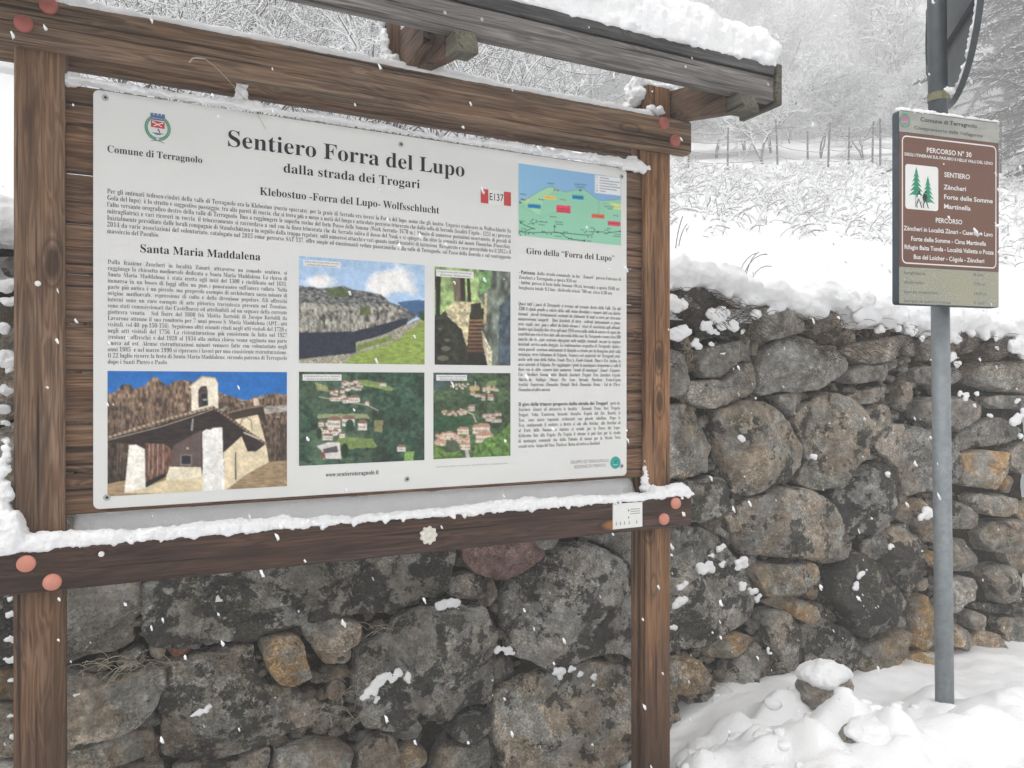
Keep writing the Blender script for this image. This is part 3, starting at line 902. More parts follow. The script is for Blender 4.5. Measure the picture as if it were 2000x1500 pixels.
def pic_map():
    p = Pic(150, 112, (75, 1228, 108, 270, 940, 1035), 13)
    p.put(p.X > 0, (136, 184, 216)); p.im -= (p.U[..., None] * np.array([.03, .06, .02]))
    p.poly([(0, 560), (75, 548), (160, 520), (260, 450), (380, 378), (440, 376), (520, 420), (590, 432), (700, 408), (790, 404), (860, 450), (950, 518), (1000, 530), (1130, 520), (1240, 508), (1240, 1100), (0, 1100)], (142, 200, 170))
    p.poly([(130, 548), (260, 462), (390, 388), (470, 400), (400, 470), (340, 520), (300, 700), (260, 690), (180, 600)], (160, 210, 168))
    p.poly([(1080, 550), (1240, 568), (1240, 640), (1140, 620)], (206, 216, 140)); p.poly([(120, 540), (165, 512), (200, 530), (150, 560)], (210, 216, 140))
    p.line([(0, 560), (160, 520), (260, 450), (380, 378), (440, 376), (520, 420), (590, 432), (700, 408), (790, 404), (860, 450), (950, 518), (1000, 530), (1130, 520), (1240, 508)], 5, (110, 150, 140))
    p.line([(100, 600), (300, 710), (320, 740), (390, 690), (480, 668)], 4, (120, 170, 150)); p.line([(960, 530), (962, 680)], 4, (100, 150, 140))
    p.line([(1000, 560), (1080, 560), (1160, 600), (1225, 600)], 4, (150, 160, 90)); p.line([(1228, 262), (1228, 470)], 4, (60, 90, 110)); p.line([(920, 232), (1228, 268)], 5, (60, 90, 120))
    p.rect(915, 1225, 236, 440, (224, 226, 228), .11)
    for i in range(6):
        y = 272 + i * 30
        p.line([(935, y - 8), (950, y - 6)], 5, (190, 110, 110) if i < 4 else (60, 60, 60))
        n = [16, 34, 30, 34, 28, 9][i]
        for k in range(n):
            if (k * 7 + i) % 5: p.line([(975 + k * 7, y + .11 * k * 7 - 4), (979 + k * 7, y + .11 * k * 7 - 2)], 9, (128, 136, 142))
    for x0, x1, y0, y1, c, tc in ((176, 312, 572, 616, (20, 134, 190), (20, 50, 80)), (658, 786, 466, 510, (20, 134, 190), (20, 50, 80)), (350, 480, 472, 512, (240, 205, 90), (170, 100, 40)), (484, 640, 580, 664, (226, 66, 96), (130, 20, 40)), (880, 1030, 676, 722, (214, 104, 76), (120, 40, 30)), (1068, 1216, 756, 806, (218, 62, 92), (120, 20, 40))):
        p.rect(x0, x1, y0, y1, c, .07)
        for k in range(int((x1 - x0 - 16) / 8)):
            p.line([(x0 + 10 + k * 8, (y0 + y1) / 2 + .07 * k * 8 - (6 if k % 3 else 0)), (x0 + 13 + k * 8, (y0 + y1) / 2 + .07 * k * 8 + 5)], 4, tc)
            if y1 - y0 > 60: p.line([(x0 + 10 + k * 8, y1 - 18 + .07 * k * 8), (x0 + 13 + k * 8, y1 - 12 + .07 * k * 8)], 5, tc)
    for x, y, n in ((385, 335, 9), (685, 342, 16), (695, 372, 13), (1025, 592, 14), (1065, 618, 7), (92, 462, 8), (85, 770, 7), (470, 772, 10), (475, 798, 10), (465, 934, 9), (825, 982, 6), (755, 860, 5), (866, 836, 6), (1055, 840, 6), (1130, 926, 13), (1150, 904, 10), (110, 858, 6), (290, 806, 8), (410, 714, 9)):
        for k in range(n): p.line([(x + k * 8.5, y + .08 * k * 8), (x + 4 + k * 8.5, y + .08 * k * 8 + (3 if k % 2 else -3))], 6, (66, 96, 92))
    K = (34, 52, 48)
    p.line([(80, 895), (240, 900), (460, 892), (540, 900), (660, 905), (800, 918), (880, 915)], 6, K)
    p.line([(100, 790), (160, 825), (250, 860)], 6, K); p.line([(130, 895), (190, 865), (240, 850)], 6, K); p.line([(520, 895), (600, 950), (660, 970), (800, 982)], 6, K)
    p.line([(850, 880), (950, 882), (1020, 880)], 6, K); p.line([(1020, 895), (1140, 882), (1220, 872)], 6, K); p.line([(460, 810), (460, 890)], 4, K); p.line([(172, 805), (240, 790), (300, 770), (370, 780)], 4, K)
    rn = random.Random(4)
    for x, y in [(330, 885), (352, 888), (380, 912), (424, 912), (455, 890), (488, 890), (570, 888), (600, 888), (838, 936), (880, 938), (800, 892), (818, 878), (152, 918), (182, 912), (236, 912), (92, 880), (110, 885), (98, 930), (85, 905), (620, 962), (650, 958), (228, 750), (210, 772), (232, 800), (265, 760), (318, 775), (376, 778), (1038, 862), (1064, 860), (1052, 900), (1085, 882), (912, 860), (892, 905), (460, 410), (500, 416), (300, 520), (332, 524), (540, 520), (572, 524), (1146, 694), (1180, 700), (110, 520), (146, 532), (128, 526)]:
        p.dot(x, y, 7, K)
    for x, y in ((104, 790), (796, 982), (950, 882), (1215, 875), (465, 826), (750, 412), (95, 560)): p.dot(x, y, 10, (24, 40, 50))
    for x, y in ((316, 522), (556, 522), (1163, 697), (482, 412)): p.line([(x - 12, y), (x + 12, y + 1)], 8, (196, 120, 130))
    return p

# ------------------------------------------------------------ the information board
ORG = (OX, OY, 0.0)
board = empty('information_board', ORG, ANG)
tag(board, 'large wooden framed trail information board with white printed panel, in front of the stone wall', 'information board')
EP, ER = 0.025, 0.072             # front of posts, front of rails
PL0, PL1 = BS(26, EP), BS(126, EP)
PR0, PR1 = BS(1263, EP), BS(1310.5, EP)
ZT0, ZT1 = EYE + .744, EYE + .849
ZB0, ZB1 = EYE - .458, EYE - .357
OVER = BS(1353, ER) - PR1
timber('post', M['wood_post'], board, (PL0, -EP, 0), (PL1, -EP + .09, EYE + .965), 2, .006, seed=1)
# right post: front and rear ribs with the plank groove between them
rp = timber('post', M['wood_post_right'], board, (PR0, -EP, 0), (PR1, -EP + .030, EYE + .965), 2, .005, seed=2)
timber('post_web', M['wood_post_right'], board, (PR0 + .018, -EP + .0305, 0), (PR1, -EP + .060, EYE + .962), 2, .002, seed=3)
timber('post_rear_rib', M['wood_post_right'], board, (PR0, -EP + .0605, 0), (PR1, -EP + .09, EYE + .964), 2, .005, seed=4)
RL0, RL1 = PL0 - OVER, BS(1353, ER)
rails = []
rails.append(timber('rail', M['wood_rail'], board, (RL0, -ER, ZT0), (RL1, -EP - .0005, ZT1), 0, .007, seed=5))
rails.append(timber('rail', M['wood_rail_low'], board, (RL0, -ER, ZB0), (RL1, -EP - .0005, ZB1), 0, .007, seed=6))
YB = -EP + .0905
timber('rail', M['wood_rail'], board, (RL0, YB, ZT0 + .012), (RL1, YB + .045, ZT1), 0, .007, seed=7)
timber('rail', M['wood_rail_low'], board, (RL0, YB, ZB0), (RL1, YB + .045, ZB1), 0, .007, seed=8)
# planks slotted between the posts
ys = [162, 240, 336, 434, 534, 631, 727, 827, 925, 1008]
zs = [BZ(130, y, -.008) for y in ys]
for i in range(len(zs) - 1):
    timber('plank', M['wood_plank'], board, (PL1 - .004, .008, zs[i + 1] + .0022), (PR0 + .016, .032, zs[i] - .0022), 0, .004, .0022, seed=20 + i)
# rafters and the eaves boards over the head of the board
ZR = EYE
def rafter(s0, s1, mat, seed):
    pts = [(-.10, .860 + .026), (.277, .808), (.277, .912), (.20, .930), (.025, .959), (-.10, .975)]
    mb = MB()
    n = len(pts)
    mb.add([(s0, -e, ZR + z) for e, z in pts] + [(s1, -e, ZR + z) for e, z in pts],
           [tuple(range(n)), tuple(range(2 * n - 1, n - 1, -1))] + [(i, i + n, (i + 1) % n + n, (i + 1) % n) for i in range(n)])
    r = mb.build('rafter', mat, board)
    bv = r.modifiers.new('soft_edges', 'BEVEL'); bv.width = .004; bv.segments = 2
    t = MB(); a, b = s0 + .001, s1 + .012
    q = [(.281, .800), (.352, .792), (.352, .806), (.335, .846), (.281, .846)]
    m = len(q)
    t.add([(a, -e, ZR + z) for e, z in q] + [(b, -e, ZR + z) for e, z in q], [tuple(range(m)), tuple(range(2 * m - 1, m - 1, -1))] + [(i, i + m, (i + 1) % m + m, (i + 1) % m) for i in range(m)])
    t.build('rafter_tail', M['wood_green'], r)
    return r
rs = PR1 + .004
rafter(rs, rs + .048, M['wood_rafter'], 1)
ms = BS(902, .277) - .045
rafter(ms, ms + .045, M['wood_rafter'], 2)
rafter(PL0 - .052, PL0 - .004, M['wood_rafter'], 3)
# short king post under the middle rafter, with its curved cheek
kp0 = BS(757, -.02); kp1 = BS(775, -.02)
timber('king_post', M['wood_post'], board, (kp0 - .012, -.018, ZT1 + .0), (kp1, .022, ZR + 1.04), 2, .004, seed=9)
mb = MB()
ck = [(-.08, .862), (.06, .852), (.20, .86), (.21, .90), (.10, .955), (0.0, .97), (-.08, .975)]
n = len(ck)
mb.add([(ms - .030, -e, ZR + z) for e, z in ck] + [(ms - .001, -e, ZR + z) for e, z in ck], [tuple(range(n)), tuple(range(2 * n - 1, n - 1, -1))] + [(i, i + n, (i + 1) % n + n, (i + 1) % n) for i in range(n)])
mb.build('cheek_board', M['wood_rafter'], board)
EF = .3125
FL0, FL1 = PL0 - (BS(1513, EF) - PR1), BS(1513, EF)
fas = timber('fascia_board', M['wood_grey'], board, (FL0, -EF, ZR + .853), (FL1, -EF + .034, ZR + .926), 0, .004, seed=10)
timber('eaves_plank', M['wood_grey_dark'], board, (FL0, -EF - .006, ZR + .9285), (FL1 - .004, -EF + .150, ZR + .962), 0, .003, .003, seed=11)
timber('end_board', M['wood_green'], board, (FL1 + .0005, -EF - .010, ZR + .842), (FL1 + .024, -EF + .155, ZR + .967), 1, .004, seed=12)
timber('end_board', M['wood_green'], board, (FL0 - .024, -EF - .010, ZR + .842), (FL0 - .0005, -EF + .155, ZR + .967), 1, .004, seed=13)
for px, py in ((869, 25), (941, 38), (1500, 165)):
    s, z = BL(px, py, EF)
    m_ = MB(); m_.disc(s, z, -EF - .001, .0045, .0045, .002, 14, .0008); sc = m_.build('screw', M['steel'], fas)

# bolt caps
for i, (px, py) in enumerate(((46, 46), (95, 11), (1297, 241), (1319, 275))):
    s, z = BL(px, py, ER + .003)
    m_ = MB(); m_.disc(s, z, -ER - .006, .0185, .0185, .006, 28, .0035); m_.build('bolt_cap', M['red_cap'], rails[0], True)
for i, (px, py) in enumerate(((51, 1101), (102, 1137), (1320, 983), (1297, 1014))):
    s, z = BL(px, py, ER + .003)
    m_ = MB(); m_.disc(s, z, -ER - .006, .0185, .0180, .006, 28, .0035); m_.build('bolt_cap', M['orange_cap'], rails[1], True)
def pin(px, py, e, r, parent, name='round_white_pin'):
    s, z = BL(px, py, e)
    m_ = MB(); m_.disc(s, z, -e - .003, r, r, .003, 18, .0015); m_.build(name, M['white_print'], parent)
pin(198, 1082, ER + .001, .0062, rails[1])
pin(74, 554, EP, .0062, board)
# scalloped ivory knob
s, z = BL(836, 1045, ER)
K = MB()
nn = 72
def kn(r, y, k=.10): return [(s + r * (1 + k * math.cos(9 * 2 * math.pi * i / nn)) * math.cos(2 * math.pi * i / nn), y, z + r * (1 + k * math.cos(9 * 2 * math.pi * i / nn)) * math.sin(2 * math.pi * i / nn)) for i in range(nn)]
rings = [kn(.0225, -ER), kn(.0235, -ER - .006), kn(.021, -ER - .012), kn(.014, -ER - .013, .05), kn(.013, -ER - .010, .0), kn(.010, -ER - .010, .0), kn(.006, -ER - .013, 0), kn(.0005, -ER - .014, 0)]
K.add([p for r in rings for p in r], [(a * nn + i, a * nn + (i + 1) % nn, (a + 1) * nn + (i + 1) % nn, (a + 1) * nn + i) for a in range(len(rings) - 1) for i in range(nn)])
K.build('scalloped_knob', M['knob'], rails[1], True)
# small sticker plate (its square code is left out)
s0, z1 = BL(1197, 986, ER + .001); s1, z0 = BL(1254, 1031, ER + .001)
z1 = BZ(1225, 982, ER); z0 = BZ(1225, 1031, ER)
st = MB(); st.box(s0, s1, -ER - .0035, -ER - .0002, z0, z1)
stk = st.build('sticker', M['white_print'], board)

# the printed panel
PW, PZ0, PZ1 = 1.5, EYE - .2924, EYE + .6874
pr = rrect(0, PW, PZ0, PZ1, .014, 8)
pm = MB(); n = len(pr)
pm.add([(a, 0, b) for a, b in pr] + [(a, .0055, b) for a, b in pr], [tuple(range(n)), tuple(range(2 * n - 1, n - 1, -1))] + [(i, i + n, (i + 1) % n + n, (i + 1) % n) for i in range(n)])
panel = pm.build('printed_panel', M['panel'], board)
on = lambda e: (lambda a, b: (a, -e, b))

def corners(tl, br):
    s0, z1 = BL(*tl); s1, z0 = BL(*br)
    return s0, s1, z0, z1
for nm, pc, tl, br in (('chapel_photo', pic_chapel(), (210, 724.5), (560.5, 949.3)), ('fort_ruin_photo', pic_fort(), (584, 500), (829.3, 712)),
                       ('gorge_stair_photo', pic_gorge(), (849, 520.5), (997, 714)), ('village_photo', pic_village(), (584, 726), (829, 898.5)),
                       ('village_photo', pic_village(True), (846.5, 727.8), (997, 890)), ('trail_map', pic_map(), (1013, 319), (1213, 479.4))):
    s0, s1, z0, z1 = corners(tl, br)
    pc.mesh(nm, s0, s1, z0, z1, .0006, panel)
# white caption labels on the photographs
caps = []
for (x0, y0, x1, y1) in ((592, 507, 665, 518), (852, 526, 925, 541), (591, 731, 667, 742), (852, 732, 912, 742)):
    a, b = BL(x0, y0)
    c = BS(x1); d = b - .0125 * (1.25 if y0 == 526 else 1.05) * 1.25
    caps.append((a, c, d, b))
for a, c, d, b in caps: flat('caption_label', [[(a, d), (c, d), (c, b), (a, b)]], M['white_print'], panel, on(.0010))

# --- lettering
P1 = ["Per gli antenati tedesco-cimbri della valle di Terragnolo era la Klebostuo (roccia spaccata), per la gente di Serrada era invece la Forra del lupo, nome che gli Austro- Ungarici tradussero in Wolfsschlucht (la",
      "Gola del lupo): è lo stretto e suggestivo passaggio, tra alte pareti di roccia, che si trova più o meno a metà del lungo e articolato percorso trincerato che dalla sella di Serrada (località Cògola - 1251 m.) percorre",
      "l'alto versante orografico destro della valle di Terragnolo, fino a raggiungere le superbe rovine del forte Dosso delle Somme (Werk Serrada- 1670 m.). Munito di numerose postazioni osservatorio, di presidi di",
      "mitragliatrici e vari ricoveri in roccia, il trinceramento si raccordava a sud con la linea trincerata che da Serrada saliva il dosso del Nauk e si spingeva fin oltre la sommità del monte Finonchio (Finocchio).",
      "Inizialmente presidiato dalle locali compagnie di Standschützen e in seguito dalla truppa regolare, subì numerosi attacchi e vari quanto inutili tentativi di intrusione. Recuperato e reso percorribile tra il 2012 e il",
      "2014 da varie associazioni del volontariato, catalogato nel 2015 come percorso SAT 137, offre ampie ed emozionanti vedute panoramiche sulla valle di Terragnolo, sul Passo della Borcola e sul contrapposto",
      "massiccio del Pasubio."]
P2 = ["Dalla frazione Zencheri in località Zanari, attraverso un comodo sentiero, si",
      "raggiunge la chiesetta medioevale dedicata a Santa Maria Maddalena. La chiesa di",
      "Santa Maria Maddalena è stata eretta agli inizi del 1300 e riedificata nel 1631,",
      "immersa in un bosco di faggi offre un punto panoramico sull'intera vallata. Nella",
      "parte più antica è un piccolo, ma pregevole esempio di architettura sacra minore di",
      "origine medioevale, espressione di culto e della devozione popolare. Gli affreschi",
      "interni sono un raro esempio di arte pittorica trecentesca presente nel Trentino,",
      "sono stati commissionati dai Castelbarco ed attribuibili ad un seguace della corrente",
      "giottesca veneta.  Sul finire del 1600 frà Mattia Bertoldi di Jacopo Bertoldi da",
      "Lavarone ottenne il suo romitorio per 7 anni presso S. Maria Maddalena (ADT.- atti",
      "visitali, vol.40. pp.150-156). Seguirono altri eremiti citati negli atti visitali del 1728 e",
      "negli atti visitali del 1756. La ristrutturazione più consistente fu fatta nel 1927",
      "(restauro affreschi) e dal 1928 al 1934 alla antica chiesa venne aggiunta una parte",
      "nuova ad est. Alcune ristrutturazioni minori vennero fatte con volontariato negli",
      "anni 1985  e nel marzo 1990 si ripresero i lavori per una consistente ristrutturazione.",
      "Il 22 luglio ricorre la festa di Santa Maria Maddalena, seconda patrona di Terragnolo",
      "dopo i Santi Pietro e Paolo."]
P3 = ["                   dalla strada comunale, in loc. “Zanari”, presso l'alveare di", "Zencheri a Terragnolo a quota 950 mt.|", "              presso il forte delle Somme (Werk Serrada) a quota 1640 mt.|", "lunghezza totale 9,2 km - dislivello totale 700 mt, circa 4,30 ore."]
P4 = ["Quasi tutti i paesi di Terragnolo si trovano sul versante destro della Valle. Fin dal",
      "1200 il ripido pendio a soletto della valle venne dissodato e vennero fatti con fatiche",
      "immani,  piccoli terrazzamenti sostenuti da chilometri di muri a secco per ricavarne",
      "numerosissimi campetti.  Quei fazzoletti di terra  coltivati intensamente a grano,",
      "orzo, segale, rave, gaia e alberi da frutto davano i  viveri di sussistenza agli abitanti.",
      "Inoltre ogni famiglia fino circa agli anni 1950 aveva nella stalla la mucca e le capre che",
      "contribuivano con il loro latte alle necessità della casa. In Terragnolo c'erano circa 800",
      "mucche che in estate venivano alpeggiate nelle malghe comunali, ma per la stagione",
      "invernale serviva molto foraggio. La conformazione orografica di Terragnolo, ripida e",
      "senza pascoli  costrinse anticamente le famiglie a cercare per la fienagione prati sulla",
      "montagna verso l'altopiano di Folgaria. Vennero così acquistati dai Terragnoli prati,",
      "anche nelle zone della Palbra, Fondo Piccolo, Fondo Grande, Plant e Coe, incluse in",
      "area catastale di Folgaria. Per raggiungere i prati in montagna e trasportare a valle il",
      "fieno con le slitte vennero fatte numerose \"strade di montagna\": Zanari- Campare-",
      "Cuc;  Stedileri- Geroncandele- Ronchi; Zencheri- Trogari- Tese; Zencheri- Cogola-",
      "Martinella; Valduga- Piazza- Dos Lom- Serrada; Puechem- Costa-Cogola",
      "Scottini- Fontrivone- Finonchio; Perindi- Oech- Finonchio; Perini - Val de l'Orco-",
      "Finonchio ed altre ancora."]
P5 = ["                                                                                                                              parte da|",
      "Zencheri- Zanari ed attraversa le località:  Zoreneh, Trens, Tori, Trapola,",
      "Trogari, Volta, Cantreven, Beisorle, Bornitto, Cogola del Zot, Ronchi, le",
      "Tese; sono micro toponimi evidenziati con piccole tabelline. Dopo le",
      "Tese, continuando il sentiero, a destra si sale allo Stricker, allo Stretilat ed",
      "al Forte delle Somme, a sinistra si scende per la Forra del Lupo-",
      "Klebostuo fino alla Cogola. Da Cogola il ritorno si può fare per la strada",
      "di montagna comunale che dalla Palenta di mezza per la Strada Nova",
      "scende verso  Acqua del Sass, Tinelassi, Reina ed arriva a Zencheri."]
SIGN_S = ["Comune di Terragnolo", "Comprensorio della Vallagarina", "PERCORSO N° 30", "DEGLI ITINERARI SUL PASUBIO E NELLE VALLI DEL LENO", "SENTIERO", "Zèncheri", "Forte delle Somme", "Martinella", "PERCORSO",
          "Zèncheri in Località Zànari - Caserme - Lavo", "Forte delle Somme - Cima Martinella", "Rifugio Baita Tonda - Località Valletta o Pozza", "Bus del Loicher - Cògola - Zèncheri",
          "lunghezza", "8 km", "dislivello", "770 m", "quota massima", "1670 m", "tempo di percorrenza", "5 ore", "E137", "www.sentieroteragnole.it", "GRUPPO DI TERRAGNOLO SEZIONE DI TRENTO"]
CAPT = ["Il forte delle Somme (Werk Serrada)", "al culmine dell' itinerario proposto", "Il suggestivo tratto della “Forra del Lupo”", "(Klebostuo- Wolfsschlucht)", "Le frazioni di Costa, Valle, Perignoti,", "Zucchini e la chiesetta dei Zanari", "Capoluogo Piazza, con le frazioni", "di Pinterlo, Stanzi e Peschiera"]
HEADS = ["Comune di Terragnolo", "Sentiero Forra del Lupo", "dalla strada dei Trogari", "Klebostuo -Forra del Lupo- Wolfsschlucht", "Santa Maria Maddalena", "Giro della “Forra del Lupo”", "www.sentieroteragnole.it"]
glyphs({'head': set(''.join(HEADS)), 'bold': set('Il giro delle trincee proposto dalla strada dei Trogari - Partenza: Arrivo'), 'body': set(''.join(P1 + P2 + P3 + P5 + CAPT) + 'fotografie autori Archivio comunale'), 'ital': set(''.join(P4)), 'sans': set(''.join(SIGN_S)), 'sansb': set(''.join(SIGN_S))})

def put(T, sty, t, px0, py0, px1, cap_px, e=0.0):
    s0, z0 = BL(px0, py0); s1 = BS(px1)
    _, z1 = BL(px0, py0 - cap_px)
    T.run(sty, t, s0, z0, z1 - z0, s1)
T = Text(); put(T, 'head', HEADS[1], 442, 285, 908.5, 31.5); T.build('title_lettering', M['ink'], panel, on(.0008))
T = Text(); put(T, 'head', HEADS[2], 553, 336.5, 820.5, 18); T.build('subtitle_lettering', M['ink'], panel, on(.0008)); T = Text(); put(T, 'head', HEADS[3], 507, 380.5, 858, 15); T.build('subtitle_lettering', M['ink'], panel, on(.0008))
T = Text(); put(T, 'head', HEADS[0], 209, 297, 395.5, 13.5); T.build('municipality_lettering', M['ink'], panel, on(.0008))
T = Text(); put(T, 'head', HEADS[4], 272.5, 492.5, 509, 15.5); T.build('section_heading', M['ink'], panel, on(.0008)); T = Text(); put(T, 'head', HEADS[5], 1027.5, 495.5, 1200.5, 11.5); T.build('section_heading', M['ink'], panel, on(.0008))
def para(sty, lines, px0, px1, y_first, y_last, cap_px, mat, name, bold0=None):
    T = Text()
    s0, z0 = BL(px0, y_first); s1 = BS(px1)
    zl = BZ(px0, y_last)
    dz = (z0 - zl) / (len(lines) - 1)
    cap = BZ(px0, y_first - cap_px) - z0
    T.block(sty, lines, s0, s1, z0, dz, cap)
    return T.build(name, mat, panel, on(.0008))
para('body', P1, 209, 998, 377.5, 455.5, 9.5, M['ink_soft'], 'paragraph')
para('body', P2, 210, 561, 515.2, 710.4, 8.6, M['ink_soft'], 'paragraph')
para('body', P3, 1013, 1213, 534.4, 564.6, 6.6, M['ink_soft'], 'paragraph')
para('ital', P4, 1012, 1212, 596, 764.3, 6.9, M['ink_soft'], 'paragraph')
para('body', P5, 1012.5, 1212, 793, 875, 6.9, M['ink_soft'], 'paragraph')
for w_, a_, b_, c_, d_ in (('Il giro delle trincee proposto dalla strada dei Trogari', 1012.5, 793, 1187, 6.9), ('- Partenza:', 1013, 534.4, 1046, 6.6), ('- Arrivo:', 1013, 554.5, 1036, 6.6)):
    T = Text(); put(T, 'bold', w_, a_, b_, c_, d_); T.build('bold_lead_words', M['ink'], panel, on(.0009))
T = Text(); put(T, 'head', HEADS[6], 636, 931.5, 740, 8.5); T.build('web_address_lettering', M['ink'], panel, on(.0008))
T = Text(); put(T, 'body', 'fotografie autori Archivio comunale', 852, 913, 992, 2.6); T.build('credit_line', M['ink_mid'], panel, on(.0008))
T = Text(); put(T, 'sans', 'GRUPPO DI TERRAGNOLO', 1114, 906, 1189, 6.2); put(T, 'sans', 'SEZIONE DI TRENTO', 1121, 915, 1183, 6.2); T.build('club_lettering', M['ink_mid'], panel, on(.0008))
for i, (a, c, d, b) in enumerate(caps):
    h = (b - d); T = Text()
    for k in (0, 1):
        T.run('body', CAPT[i * 2 + k], a + .004 + (.006 if k else 0), b - h * (.42 + .44 * k), h * .26, c - .004 - (.006 if k else 0))
    T.build('caption_lettering', M['ink_soft'], panel, on(.0014))
# red and white waymark E137
a0, _ = BL(939, 383); a1 = BS(954); a2 = BS(984); a3 = BS(998)
zt, zb = BZ(939, 368.5), BZ(939, 396)
flat('waymark_red_bar', [[(a0, zb), (a1, zb), (a1, zt), (a0, zt)]], M['red_print'], panel, on(.0008)); flat('waymark_red_bar', [[(a2, zb), (a3, zb), (a3, zt), (a2, zt)]], M['red_print'], panel, on(.0008))
flat('waymark_white_bar', [[(a1, zb), (a2, zb), (a2, zt), (a1, zt)]], M['white_print'], panel, on(.0008))
T = Text(); T.run('sans', 'E137', a1 + .002, zb + (zt - zb) * .27, (zt - zb) * .5, a2 - .001); T.build('waymark_lettering', M['ink'], panel, on(.0012))

def emblem(cx, cz, r, parent, plane, leafm, scale_only=False):
    lv = []
    for sd in (-1, 1):
        for i in range(15):
            a = math.radians(-80 + i * 9.5)
            for q, off in ((1.0, .35), (.86, -.35)):
                x, y = cx + sd * math.cos(a) * r * q * .92, cz + math.sin(a) * r * q
                lv.append(ell(x, y, r * .12, r * .05, 8, (a + off + 1.3) if sd > 0 else math.pi - (a + off + 1.3)))
    flat('wreath', lv, leafm, parent, plane(.0010))
    k = []
    for sx in (-.42, -.14, .14, .42):
        k.append([(cx + (sx - .11) * r, cz + 1.02 * r), (cx + (sx + .11) * r, cz + 1.02 * r), (cx + (sx + .11) * r, cz + 1.17 * r), (cx + (sx - .11) * r, cz + 1.17 * r)])
    k.append([(cx - .5 * r, cz + .78 * r), (cx + .5 * r, cz + .78 * r), (cx + .56 * r, cz + 1.02 * r), (cx - .56 * r, cz + 1.02 * r)])
    k.append([(cx - .44 * r, cz + .62 * r), (cx + .44 * r, cz + .62 * r), (cx + .46 * r, cz + .74 * r), (cx - .46 * r, cz + .74 * r)])
    flat('mural_crown', k, M['blue_print'] if not scale_only else M['leaf_print'], parent, plane(.0010))
    flat('shield_field', [[(cx - .5 * r, cz + .02 * r), (cx + .52 * r, cz - .02 * r), (cx + .52 * r, cz + .52 * r), (cx - .5 * r, cz + .56 * r)]], M['red_print'] if not scale_only else M['emblem_pink'], parent, plane(.0010))
    if not scale_only:
        w = .035 * r
        def bar(xa, za, xb, zb_, w):
            L = math.hypot(xb - xa, zb_ - za); nx, nz = -(zb_ - za) / L * w, (xb - xa) / L * w
            return [(xa - nx, za - nz), (xb - nx, zb_ - nz), (xb + nx, zb_ + nz), (xa + nx, za + nz)]
        flat('crossed_staffs', [bar(cx - .3 * r, cz + .12 * r, cx + .3 * r, cz + .42 * r, w), bar(cx + .3 * r, cz + .12 * r, cx - .3 * r, cz + .42 * r, w), ell(cx + .34 * r, cz + .42 * r, .09 * r, .06 * r, 10), ell(cx - .34 * r, cz + .42 * r, .09 * r, .06 * r, 10)], M['white_print'], parent, plane(.0014))
        flat('brown_charge', [bar(cx + .02 * r, cz - .08 * r, cx + .16 * r, cz - .36 * r, .05 * r)], M['brown_print'], parent, plane(.0010))
        flat('ribbon_stems', [bar(cx - .5 * r, cz - 1.12 * r, cx + .1 * r, cz - .98 * r, .018 * r), bar(cx + .5 * r, cz - 1.18 * r, cx - .1 * r, cz - .98 * r, .018 * r)], M['straw_dark'], parent, plane(.0010))
    flat('blue_base_bar', [[(cx - .4 * r, cz - .47 * r), (cx + .44 * r, cz - .47 * r), (cx + .44 * r, cz - .41 * r), (cx - .4 * r, cz - .41 * r)], ell(cx, cz - .5 * r, .26 * r, .07 * r, 14)], M['blue_print'], parent, plane(.0010))
cx, cz = BL(308, 250)
emblem(cx, cz, BZ(308, 226) - cz, panel, on, M['leaf_print'])
cx, cz = BL(1202, 903.5)
rr = BZ(1202, 891.5) - cz
flat('round_club_logo', [ell(cx, cz, rr, rr, 28)], M['teal_print'], panel, on(.0008))
flat('club_logo_mark', [[(cx - .15 * rr, cz + .1 * rr), (cx + .5 * rr, cz + .55 * rr), (cx - .05 * rr, cz - .1 * rr)], [(cx - .5 * rr, cz + .3 * rr), (cx - .1 * rr, cz + .35 * rr), (cx - .1 * rr, cz + .45 * rr)]], M['black_print'], panel, on(.0012))
flat('club_logo_text_line', [[(cx - .45 * rr, cz - .4 * rr), (cx + .4 * rr, cz - .34 * rr), (cx + .4 * rr, cz - .28 * rr), (cx - .45 * rr, cz - .34 * rr)]], M['white_print'], panel, on(.0012))
for px, py in ((205.5, 191), (208.5, 971.5), (783, 282), (795, 935.5), (1214, 345), (1214, 910), ):
    s, z = BL(px, py)
    m_ = MB(); m_.disc(s, z, -.0016, .0075, .0075, .0016, 18, .0008); sc = m_.build('screw', M['steel'], panel)
    m_ = MB(); m_.disc(s + .0005, z, -.0030, .0033, .0033, 0, 12, .0); m_.build('screw_recess', M['dark_hole'], panel)
# sticker marks: two dots and small pictograms
a, b, c_, d = s0, s1, z0, z1
s0, z1 = BL(1197, 986, ER + .001); s1 = BS(1254, ER + .001); z1 = BZ(1225, 982, ER); z0 = BZ(1225, 1031, ER)
w_, h_ = s1 - s0, z1 - z0
U = lambda u, v: (s0 + u * w_, z0 + v * h_)
flat('sticker_dots', [ell(*U(.52, .70), .0028, .0028, 12), ell(*U(.52, .42), .0028, .0028, 12)], M['ink_soft'], stk, on(ER + .0040))
pk = []
for i, u in enumerate((.1, .24, .38, .54, .80)):
    x, y = U(u, .20)
    pk += [ell(x, y, .0024, .0045, 8), ell(x, y + .006, .0016, .0016, 8)]
for i in range(3): pk.append([U(.58, .72 - i * .09), U(.92, .72 - i * .09), U(.92, .75 - i * .09), U(.58, .75 - i * .09)])
flat('sticker_pictograms', pk, M['ink_mid'], stk, on(ER + .0040))


